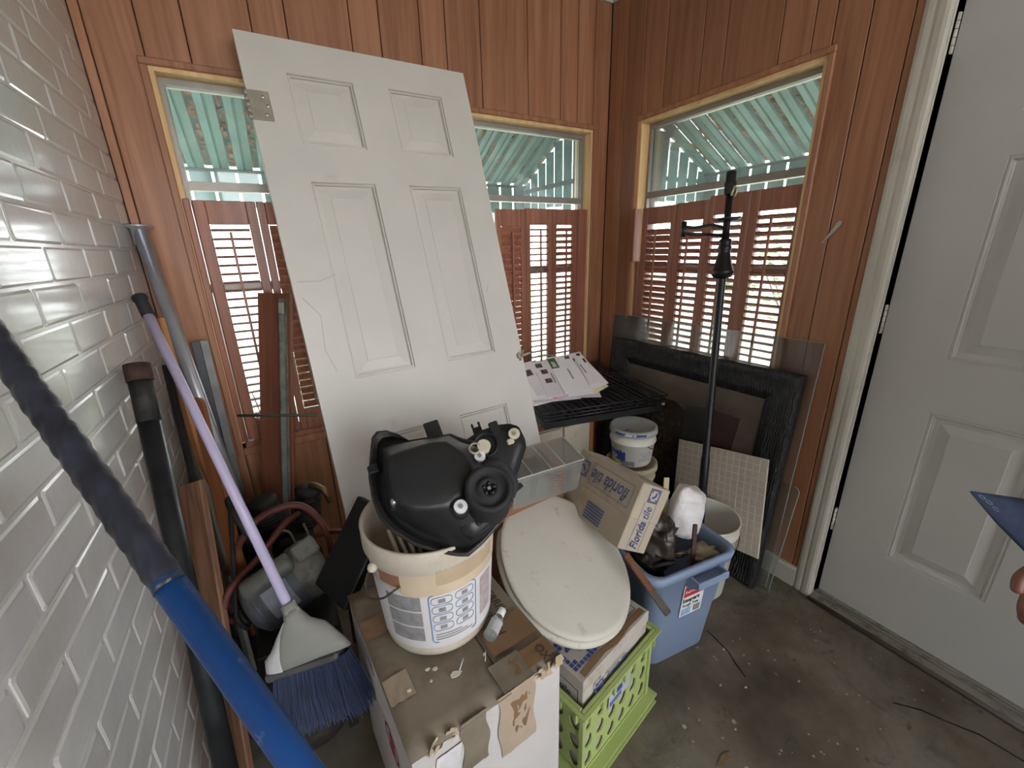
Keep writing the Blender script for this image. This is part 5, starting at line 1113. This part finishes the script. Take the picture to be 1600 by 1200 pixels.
patch([(.118, .118), (.50, .118), (.50, .60), (.42, .64), (.25, .63), (.118, .66)], (54, 48, 44), .0002)
rnd = random.Random(9); fo = MB()
for k in range(260):
    x, y = rnd.gauss(.33, .07), rnd.gauss(.36, .13)
    if .125 < x < .47 and .125 < y < .60:
        s = rnd.uniform(.008, .018); fo.prism([(x+s*math.cos(a)*rnd.uniform(.6, 1), y+s*math.sin(a)*rnd.uniform(.6, 1)) for a in (2*PI*q/7 for q in range(7))], -.010, -.0090)
f_ = fo.build('painted_foliage', plain('painted_foliage', (88, 72, 58), .6, 0, .35, 16, .2), cv); f_['kind'] = 'stuff'
patch([(.50, .118), (.70, .118), (.72, .64), (.60, .66), (.48, .64)], (62, 60, 58), .0003); patch([(.60, .30), (.70, .30), (.735, .655), (.62, .655)], (64, 46, 46), .0006)
m_sheet = glassy('loose_glass', (.93, .95, .94), 1.0, .10, (.6, .6, .58))  # milky haze mixed into the sheet imitates reflections on the glass
gTR, gTL, gBR = V((-.010, -1.140, .989)), V((-.010, -.129, .978)), V((-.108, -1.150, .004))
ug = (gTR-gBR).normalized(); lg = gTL-gTR
g1_ = thing('glass_sheet', 'large clear glass sheet leaning behind the dark framed picture', 'glass sheet', frame(gBR+lg, -lg, ug), 'loose glass sheets')
MB().box((0, 0, -.002), (lg.length, (gTR-gBR).length, .002)).build('pane', m_sheet, g1_)
m_gedge = plain('glass_edge', (150, 172, 162), .2, 0, .1, 30)
gl_, gh_ = lg.length, (gTR-gBR).length
MB().box((0, gh_, -.002), (gl_, gh_+.0015, .002)).box((gl_, 0, -.002), (gl_+.0015, gh_, .002)).build('cut_edge', m_gedge, g1_)
g2b = V((-.132, -1.172, .004)); g2u = V((.085, .012, .44)).normalized()
g2_ = thing('glass_sheet', 'smaller glass sheet with rounded corner at the foot of the dark frame', 'glass sheet', frame(g2b+V((0, .42, 0)), (0, -1, 0), g2u), 'loose glass sheets')
out = [(0, 0), (.42, 0)]+[(.40+.02*math.cos(a), .43+.02*math.sin(a)) for a in (PI/2*k/6 for k in range(7))]+[(0, .45)]
MB().prism(out, -.002, .002).build('pane', m_sheet, g2_); MB().tube([(x+.0005, y, 0) for x, y in out[1:9]], .0018, 6).build('cut_edge', m_gedge, g2_)
# tile sheet
sTL, sTR, sBR = V((-.130, -.680, .480)), V((-.130, -1.071, .551)), V((-.215, -1.152, .190))
sw, shh = (sTR-sTL).length, (sTR-sBR).length
m_tl = plain('cream_tile', (192, 181, 167), .45, 0, .06, 8, .08); m_gr = plain('pale_grout_ridge', (204, 194, 181), .55, 0, .05, 8)
tsn = thing('tile_sheet', 'cream gridded tile sheet leaning on the dark picture behind the lamp', 'tile sheet', frame(sTL+(sBR-sTR), sTR-sTL, sTR-sBR))
MB().cbox((0, 0, -.006), (sw, shh, 0), .001).build('backing', m_gr, tsn)
nc, nr = 15, 14; cw, ch = sw/nc, shh/nr
tme = MB().cbox((.0022, .0022, -.001), (cw-.0022, ch-.0022, .0012), .0008).mesh('tile', m_tl)
for i in range(nc):
    for j in range(nr): put('tile', tme, tsn, T(i*cw, j*ch, 0))
# ---- folded dog crate on a low cabinet, with post on top
m_wb = plain('black_crate_wire', (54, 53, 55), .4, .4, .3, 30); m_tray = plain('black_tray', (24, 24, 25), .45)
DC = frame((-.205, -.670, .630), (-.978, .208, 0), (-.208, -.978, 0)) @ Matrix.Diagonal((1, -1, 1, 1))
DC = Matrix(((-.978, .208, 0, -.205), (.208, .978, 0, -.670), (0, 0, 1, .630), (0, 0, 0, 1)))   # x to the left along the front, y to the back
dcr = thing('folded_dog_crate', 'black folded wire pet crate lying flat under the pile of post', 'pet crate', None)
UL, VL = .585, .62
def P3(u, v, z): return V((-.205-.978*u+.208*v, -.670+.208*u+.978*v, .630+z))
def wire(a, c, r, nm, par=dcr): return MB().tube([a, c], r, 6).build(nm, m_wb, par)
b = MB(); q = [P3(.01, .012, 0), P3(UL-.01, .012, 0), P3(UL-.01, VL-.012, 0), P3(.01, VL-.012, 0)]
b.add([*q, *[p+V((0, 0, .028)) for p in q]], [(0, 1, 2, 3), (7, 6, 5, 4), (0, 4, 5, 1), (1, 5, 6, 2), (2, 6, 7, 3), (3, 7, 4, 0)]); b.build('plastic_tray', m_tray, dcr)
for pi_, (z, du) in enumerate(((.044, .0), (.058, .012), (.074, .0))):
    for v in (0, .205, .41, VL): wire(P3(du, v, z), P3(UL-du, v, z), .0030 if v in (0, VL) else .0024, 'cross_wire')
    nw = 20 if pi_ != 1 else 14
    for k in range(nw+1): u = du+(UL-2*du)*k/nw; wire(P3(u, 0, z+.003), P3(u, VL, z+.003), .0032 if k in (0, nw) else .0024, 'long_wire')
for k in range(4): u = .05+k*.15; wire(P3(u, -.004, .02), P3(u, -.004, .078), .0016, 'hinge_clip')
MB().ball(P3(.02, .0, .036), .008, 10, 6).build('latch', m_zinc, dcr)
# low cabinet
m_creamb = plain('cream_painted_panel', (184, 174, 154), .6, 0, .08, 6, .1, dirt=(130, 112, 90), dsc=7, dlo=.6, dhi=.85)
lc = thing('low_cabinet', 'low cream cabinet with brown edges under the folded pet crate', 'cabinet', T(-.79, -.495, 0))
MB().cbox((0, .012, .0), (.325, .42, .612), .002).build('carcass', m_creamb, lc); MB().cbox((-.004, 0, .600), (.328, .424, .626), .002).build('cabinet_top', m_brownb, lc)
MB().cbox((.305, 0, 0), (.327, .012, .6), .002).build('edge_strip', m_tan, lc)
for x0, x1 in ((.008, .15), (.158, .300)):
    dd_ = MB().cbox((x0, -.004, .02), (x1, .012, .592), .003).build('cabinet_door', m_creamb, lc); MB().tube([((x0+x1)/2, -.004, .45), ((x0+x1)/2, -.018, .45)], .008, 12).build('knob', m_tan, dd_)
# post: envelopes and leaflets
m_env = plain('envelope_white', (226, 220, 222), .65, 0, .03, 8, .05); m_env2 = plain('leaflet_white', (216, 208, 212), .5, 0, .06, 12, .05)
m_grn = plain('leaflet_green', (74, 100, 62), .6); m_pic = plain('printed_photo', (96, 80, 74), .5, 0, .6, 40); m_pnk = plain('leaflet_pink', (206, 150, 190), .5, 0, .4, 30); m_crm = plain('leaflet_cream', (226, 216, 180), .6)
pN, pX, pY = V((-.171, -.392, .904)), V((.905, -.425, -.013)), V((.39, .816, .427)); pO = V((-.62, -.50, .727))
def env(cx, cy, L, Wd, ang, k, mat, label, slope=1.0):
    """post lies on a heap that rises towards the window; slope 1 = the top of the heap"""
    yv = V((.40, .90, .47*slope)).normalized(); xv = (pX-yv*pX.dot(yv)).normalized(); n_ = xv.cross(yv)
    a_ = math.radians(ang); ld_ = yv*math.cos(a_)-xv*math.sin(a_)
    o = thing('envelope', label, 'envelope', frame(pO+xv*cx+yv*cy+n_*k*.0026, ld_, n_.cross(ld_)), 'post on the folded pet crate')
    MB().cbox((-L/2, -Wd/2, 0), (L/2, Wd/2, .0022), .0006).build('paper', mat, o)
    MB().box((-L*.16, -Wd*.12, .0022), (L*.12, -Wd*.06, .0024)).build('address_lines', m_inkg, o)
    MB().box((L*.38, -Wd*.42, .0022), (L*.46, -Wd*.22, .0024)).build('stamp', m_pic, o)
    return o
env(-.06, .10, .26, .20, 6, 0, m_env2, 'folded leaflet at the bottom of the pile of post', .15)
env(.05, .12, .26, .20, -4, 1, m_env2, 'folded leaflet second from the bottom of the pile of post', .45)
env(-.02, .13, .25, .20, 9, 0, m_crm, 'cream leaflet in the middle layer of the pile of post', .75)
env(-.125, .066, .20, .105, 14, 2, m_env, 'blank white envelope nearest the leaning door in the pile of post')
e = env(-.112, .125, .22, .095, 17, 3, m_env2, 'white envelope second from the leaning door in the pile of post'); MB().box((.02, .005, .0023), (.06, .04, .0025)).build('printed_photo', m_pic, e)
e = env(-.035, .092, .20, .11, 12, 3, m_env2, 'leaflet with a pink edge at the front of the pile of post'); MB().box((-.100, -.055, .0023), (-.085, .05, .0025)).build('pink_edge', m_pnk, e)
e = env(-.052, .115, .235, .105, 9, 4, m_env2, 'leaflet with small dark photographs in the middle of the pile of post')
for u, v in ((-.03, .0), (.03, .0), (.075, .012)): MB().box((u, v, .0023), (u+.028, v+.03, .0025)).build('printed_photo', m_pic, e)
env(.045, .120, .245, .11, 6, 4, m_env, 'white envelope under the one with the green mark in the pile of post')
e = env(.026, .132, .245, .118, 10, 6, m_env, 'white envelope with a green SRP mark on top of the pile of post')
MB().box((.045, .020, .0023), (.115, .057, .0026)).build('green_mark', m_grn, e); text('mark_text', 'SRP', .024, m_env, e, frame((.072, .026, .0027), (1, 0, 0), (0, 1, 0)) @ T(-.020, .004, 0) , bold=.0006)
env(.112, .150, .215, .10, 20, 2, m_env, 'white envelope on the corner side of the pile of post')
env(.122, .085, .13, .085, 30, 1, m_crm, 'cream slip showing under the corner side of the pile of post')
e = env(.095, .165, .22, .10, 14, 4, m_env, 'white envelope with a dark bar, on the corner side of the pile of post'); MB().box((.03, -.045, .0023), (.06, -.035, .0025)).build('dark_bar', m_ink, e)
o = MB().cbox((-.05, -.001, 0), (.05, .001, .085), .0005).build('clear_plastic_piece', m_sheet); o.matrix_world = T(-.43, -.072, .715) @ RX(-.25) @ RY(.15); tag(o, 'small clear plastic piece standing at the shutter behind the post', 'plastic piece')
# ---- small paint pails under the pet crate
sb = thing('paint_pail', 'small white paint pail with torn blue label under the pet crate', 'pail', T(-.405, -.672, .452), 'stacked paint pails')
pail(.150, .080, .092, sb, m_buckw, 40)
MB().lathe([(0, .158), (.080, .158), (.086, .164), (.096, .162), (.098, .150), (.0985, .140), (.094, .139)], 40).build('lid', plain('dusty_lid', (166, 166, 162), .6, 0, .1, 8, .1, dirt=(70, 96, 152), dsc=14, dlo=.6, dhi=.64), sb)
def arc(nm, a0, a1, z0, z1, mat, par, off=.001, n=10):
    r = lambda z: .080+.012*z/.150+off
    b = MB(); b.add([(r(z)*math.cos(math.radians(a)), r(z)*math.sin(math.radians(a)), z) for z in (z0, z1) for a in (a0+(a1-a0)*q/n for q in range(n+1))], [(q, q+1, n+2+q, n+1+q) for q in range(n)], True); return b.build(nm, mat, par)
m_lb = plain('torn_blue_label', (44, 74, 140), .5, 0, .15, 14, .1, dirt=(206, 204, 198), dsc=12, dlo=.56, dhi=.6)
ca_ = math.degrees(math.atan2(-1.80+.672, -1.64+.405))
arc('blue_label', ca_-80, ca_-16, .02, .115, m_lb, sb); arc('yellow_label', ca_-62, ca_-30, .003, .028, plain('yellow_green_label', (190, 196, 70), .5, 0, .4, 40), sb, .0012)
arc('text_panel', ca_+22, ca_+58, .03, .10, plain('label_text_grey', (176, 176, 178), .6, 0, .3, 90), sb); arc('text_panel', ca_-24, ca_+10, .008, .03, m_inkg, sb)
arc('blue_drip', ca_-40, ca_+30, .151, .160, m_lb, sb, .0125)
MB().tube(smooth([(.082*math.cos(math.radians(ca_+28)), .082*math.sin(math.radians(ca_+28)), .118), (.096*math.cos(math.radians(ca_+45)), .096*math.sin(math.radians(ca_+45)), .095), (.100*math.cos(math.radians(ca_+65)), .100*math.sin(math.radians(ca_+65)), .075)]), .0016, 6).build('bail_wire', m_wire, sb)
MB().tube([(.086*math.cos(math.radians(ca_-28))*1.02+.007*math.cos(a), .086*math.sin(math.radians(ca_-28))*1.02, .07+.007*math.sin(a)) for a in (2*PI*k/14 for k in range(14))], .0012, 6, closed=True).build('wire_ring', m_wire, sb)
sb2 = thing('paint_pail', 'cream paint pail standing beneath the small pail with blue label', 'pail', T(-.405, -.672, 0), 'stacked paint pails')
pail(.435, .088, .100, sb2, plain('cream_pail', (196, 184, 160), .5, 0, .06, 6, .06), 40); MB().lathe([(0, .440), (.094, .440), (.098, .450), (.108, .448), (.110, .428), (.106, .427)], 40).build('lid', plain('cream_pail', (196, 184, 160)), sb2)
# ---- metal lever on the panelling
ov = thing('metal_latch_lever', 'small pale metal lever hanging on the wall between window and white door', 'lever', frame((-.004, -1.091, 1.353), (0, -.55, .85), (0, -.85, -.55)))
MB().prism([(-.042, -.002), (-.030, -.004), (0, -.005), (.028, -.0075), (.036, -.006), (.037, .003), (.030, .0065), (0, .0055), (-.03, .002), (-.042, .003)], -.0015, .0015).build('lever', plain('pale_steel', (186, 180, 170), .4, .6), ov)
for x in (.002, .028): MB().tube([(x, 0, .0014), (x, 0, .0018)], .0026, 10).build('hole', m_gap, ov)
# ---- bits on the floor
C1 = [(-.481, -1.153), (-.486, -1.195), (-.493, -1.242), (-.514, -1.283), (-.529, -1.325)]; C2 = [(-.232, -1.599), (-.188, -1.651), (-.167, -1.701), (-.137, -1.758), (-.131, -1.805), (-.128, -1.839)]
for pts in (C1, C2): MB().tube([(x, y, .0002) for x, y in pts], [.0016+.0012*math.sin(i*1.7)**2 for i in range(len(pts))], 5).build('floor_crack', plain('crack_black', (30, 25, 22), .9), bpy.data.objects['floor'])
lf_ = MB().prism([(-.028, 0), (-.012, -.010), (.006, -.006), (.022, -.010), (.030, .002), (.010, .010), (-.010, .007)], 0, .002); tag(lf_.build('dry_leaf', plain('dry_leaf', (124, 100, 76), .9, 0, .3, 40), None, (-.795, -1.428, .0006)), 'dry brown leaf on the floor at the bottom of the picture', 'leaf')
rnd = random.Random(21)
for k, (x, y) in enumerate(((-.62, -1.30), (-.56, -1.345), (-.70, -1.40), (-.50, -1.23), (-.40, -1.42))):
    o = MB().prism([(.006*math.cos(a)*rnd.uniform(.5, 1), .004*math.sin(a)*rnd.uniform(.5, 1)) for a in (2*PI*q/7 for q in range(7))], 0, .0015).build('plaster_chip', plain('plaster_chip', (176, 168, 152), .9), None, (x, y, .0005)); tag(o, 'pale plaster chip on the concrete floor', 'chip', 'plaster chips on the floor')
# ================================================================== PERSON just outside the right edge (only cuff and hand reach into view)
m_skin = plain('skin', (122, 76, 64), .5, 0, .12, 14, .1); m_denim = plain('navy_denim', (36, 46, 68), .85, 0, .25, 60, .35); m_jean = plain('dark_trousers', (48, 50, 56), .85, 0, .2, 50, .3)
def skinned(name, nodes, edges, mat, parent, root=0, sub=2):
    me = bpy.data.meshes.new(name); me.from_pydata([n[0] for n in nodes], edges, []); o = bpy.data.objects.new(name, me); COL.objects.link(o); o.parent = parent
    md = o.modifiers.new('skin', 'SKIN'); md.use_smooth_shade = True
    for i, n in enumerate(nodes):
        s = me.skin_vertices[0].data[i]; s.radius = n[1] if isinstance(n[1], tuple) else (n[1], n[1]); s.use_root = (i == root)
    sb_ = o.modifiers.new('sub', 'SUBSURF'); sb_.levels = sub; sb_.render_levels = sub; me.materials.append(mat); return o
ps = thing('person', 'person in a navy denim shirt at the right edge, only cuff and hand in view', 'person', T(0, 0, 0))
px, py = -.30, -2.20
N = [((px, py, .95), .13), ((px, py, 1.15), (.15, .12)), ((px, py, 1.38), (.17, .11)), ((px, py, 1.50), .055), ((px-.01, py+.01, 1.60), (.075, .085)), ((px-.015, py+.015, 1.72), (.075, .085)),
     ((px-.06, py+.16, 1.40), .06), ((px-.08, py+.24, 1.14), .045), ((-.478, -1.815, .90), .034), ((-.520, -1.785, .80), .027),
     ((px+.02, py-.19, 1.40), .06), ((px+.03, py-.24, 1.12), .045), ((px-.03, py-.26, .88), .03), ((px-.04, py-.26, .78), .032),
     ((px, py+.10, .90), .085), ((px, py+.11, .50), .06), ((px, py+.11, .10), .045), ((px-.12, py+.11, .05), .04),
     ((px, py-.10, .90), .085), ((px, py-.11, .50), .06), ((px, py-.11, .10), .045), ((px-.12, py-.11, .05), .04)]
E_ = [(0, 1), (1, 2), (2, 3), (3, 4), (4, 5), (2, 6), (6, 7), (7, 8), (8, 9), (2, 10), (10, 11), (11, 12), (12, 13), (0, 14), (14, 15), (15, 16), (16, 17), (0, 18), (18, 19), (19, 20), (20, 21)]
# right hand: palm and five bent fingers
base = len(N); wr_ = V((-.520, -1.785, .80)); dwn = V((-.18, .05, -1)).normalized(); sd_ = V((.35, -.9, -.1)).normalized(); fw_ = sd_.cross(dwn).normalized()
N.append((tuple(wr_+dwn*.045), (.034, .018))); E_.append((9, base)); N.append((tuple(wr_+dwn*.085), (.036, .017))); E_.append((base, base+1))
for k, (o_s, l) in enumerate(((-.028, .030), (-.010, .034), (.010, .033), (.027, .027))):
    p = wr_+dwn*.095+sd_*o_s; i = len(N); cur = fw_*-1
    N += [(tuple(p), .0095), (tuple(p+dwn*l*.9+cur*.010), .009), (tuple(p+dwn*l*1.3+cur*.034), .0085), (tuple(p+dwn*l*.95+cur*.052), .0075)]; E_ += [(base+1, i), (i, i+1), (i+1, i+2), (i+2, i+3)]
i = len(N); p = wr_+dwn*.040-sd_*.034
N += [(tuple(p), .012), (tuple(p+dwn*.030-sd_*.016-fw_*.012), .0105), (tuple(p+dwn*.055-sd_*.014-fw_*.024), .009)]; E_ += [(base, i), (i, i+1), (i+1, i+2)]
skinned('body', N, E_, m_skin, ps)
MB().ball((px-.015, py+.015, 1.665), (.085, .088, .115), 24, 16).build('head', m_skin, ps)
fd = V((-1, .35, 0)).normalized(); fs_ = V((-.35, -1, 0)).normalized(); hc = V((px-.015, py+.015, 1.655))
MB().tube([hc+fd*.080+V((0, 0, .02)), hc+fd*.100+V((0, 0, -.012)), hc+fd*.084+V((0, 0, -.018))], [.008, .013, .010], 8).build('nose', m_skin, ps)
for s in (-1, 1):
    MB().ball(hc+fd*.078+fs_*s*.03+V((0, 0, .018)), .011, 10, 8).build('eye', m_nyl, ps); MB().ball(hc+fs_*s*.086, (.012, .012, .028), 10, 8).build('ear', m_skin, ps)
MB().tube([hc+fd*.083-fs_*.022+V((0, 0, -.045)), hc+fd*.089+V((0, 0, -.046)), hc+fd*.083+fs_*.022+V((0, 0, -.045))], .005, 6).build('mouth', plain('lips', (132, 74, 66), .5), ps)
b = MB(); b.lathe([(.090*math.sin(a), .118*math.cos(a)) for a in (PI*.55*k/8 for k in range(9))], 24, T(*(hc+V((.012, -.004, .012))))); b.build('hair', plain('brown_hair', (48, 36, 30), .7, 0, .3, 60), ps)
SH = [((px, py, .86), (.165, .145)), ((px, py, 1.15), (.165, .135)), ((px, py, 1.37), (.18, .12)), ((px, py, 1.47), .075), ((px-.06, py+.17, 1.40), .075), ((px-.08, py+.245, 1.14), .060), ((-.462, -1.835, .93), .052), ((px+.02, py-.20, 1.40), .075), ((px+.03, py-.25, 1.12), .06), ((px-.03, py-.265, .90), .045), ((-.512, -1.778, .832), .052)]
skinned('shirt', SH, [(0, 1), (1, 2), (2, 3), (2, 4), (4, 5), (5, 6), (6, 10), (2, 7), (7, 8), (8, 9)], m_denim, ps)
TR_ = [((px, py, .92), (.15, .13)), ((px, py+.10, .86), .105), ((px, py+.11, .5), .078), ((px, py+.11, .06), .07), ((px, py-.10, .86), .105), ((px, py-.11, .5), .078), ((px, py-.11, .06), .07)]
skinned('trousers', TR_, [(0, 1), (1, 2), (2, 3), (0, 4), (4, 5), (5, 6)], m_jean, ps)
for s in (-1, 1): MB().cbox((px-.20, py+s*.11-.045, 0), (px+.07, py+s*.11+.045, .07), .025).build('shoe', m_rub, ps)
# open cuff: a flared cloth band whose pointed corner hangs towards the room
cu = []
tip, tl2, lo2_, up2 = V((-.604, -1.654, .887)), V((-.574, -1.691, .834)), V((-.535, -1.738, .775)), V((-.515, -1.705, .862))
def cuff(u, v):
    # u from the pointed corner (0) back to the sleeve (1); v from upper to lower edge
    a = tip.lerp(up2, u)+(V((.012, -.01, .004))*u); c = tip.lerp(tl2, min(1, u*2)) if u < .5 else tl2.lerp(lo2_, (u-.5)*2)
    p = a.lerp(c, v); return p+V((-.014, -.012, 0))*math.sin(PI*v)*u
ck = MB().grid(lambda u, v: cuff(u*1.0, v), 14, 8).build('cuff', m_denim, ps, mods=[('SOLIDIFY', dict(thickness=.004))])
b = MB(); b.grid(lambda u, v: (up2+V((.012, -.01, .004))).lerp(V((-.44, -1.86, .97)), u).lerp(lo2_.lerp(V((-.50, -1.88, .93)), u), v)+V((-.014, -.012, 0))*math.sin(PI*v)*(1-u), 8, 8)
b.build('sleeve_end', m_denim, ps, mods=[('SOLIDIFY', dict(thickness=.004))])
m_thr = plain('pale_thread', (120, 130, 150), .8)
for k in range(3):
    c_ = cuff(.16+.11*k, .35+.12*k)+V((-.0035, -.003, .002)); d1_ = (cuff(.30+.11*k, .35+.12*k)-cuff(.16+.11*k, .35+.12*k)).normalized()
    MB().tube([c_+d1_*.006*math.cos(a)+V((0, 0, 1))*.0022*math.sin(a) for a in (2*PI*q/12 for q in range(12))], .0006, 5, closed=True).build('buttonhole', m_thr, ck)
MB().tube([cuff(u/12*.95+.03, .06)+V((-.0028, -.002, .002)) for u in range(13)], .0005, 4).build('seam_stitch', m_thr, ck)
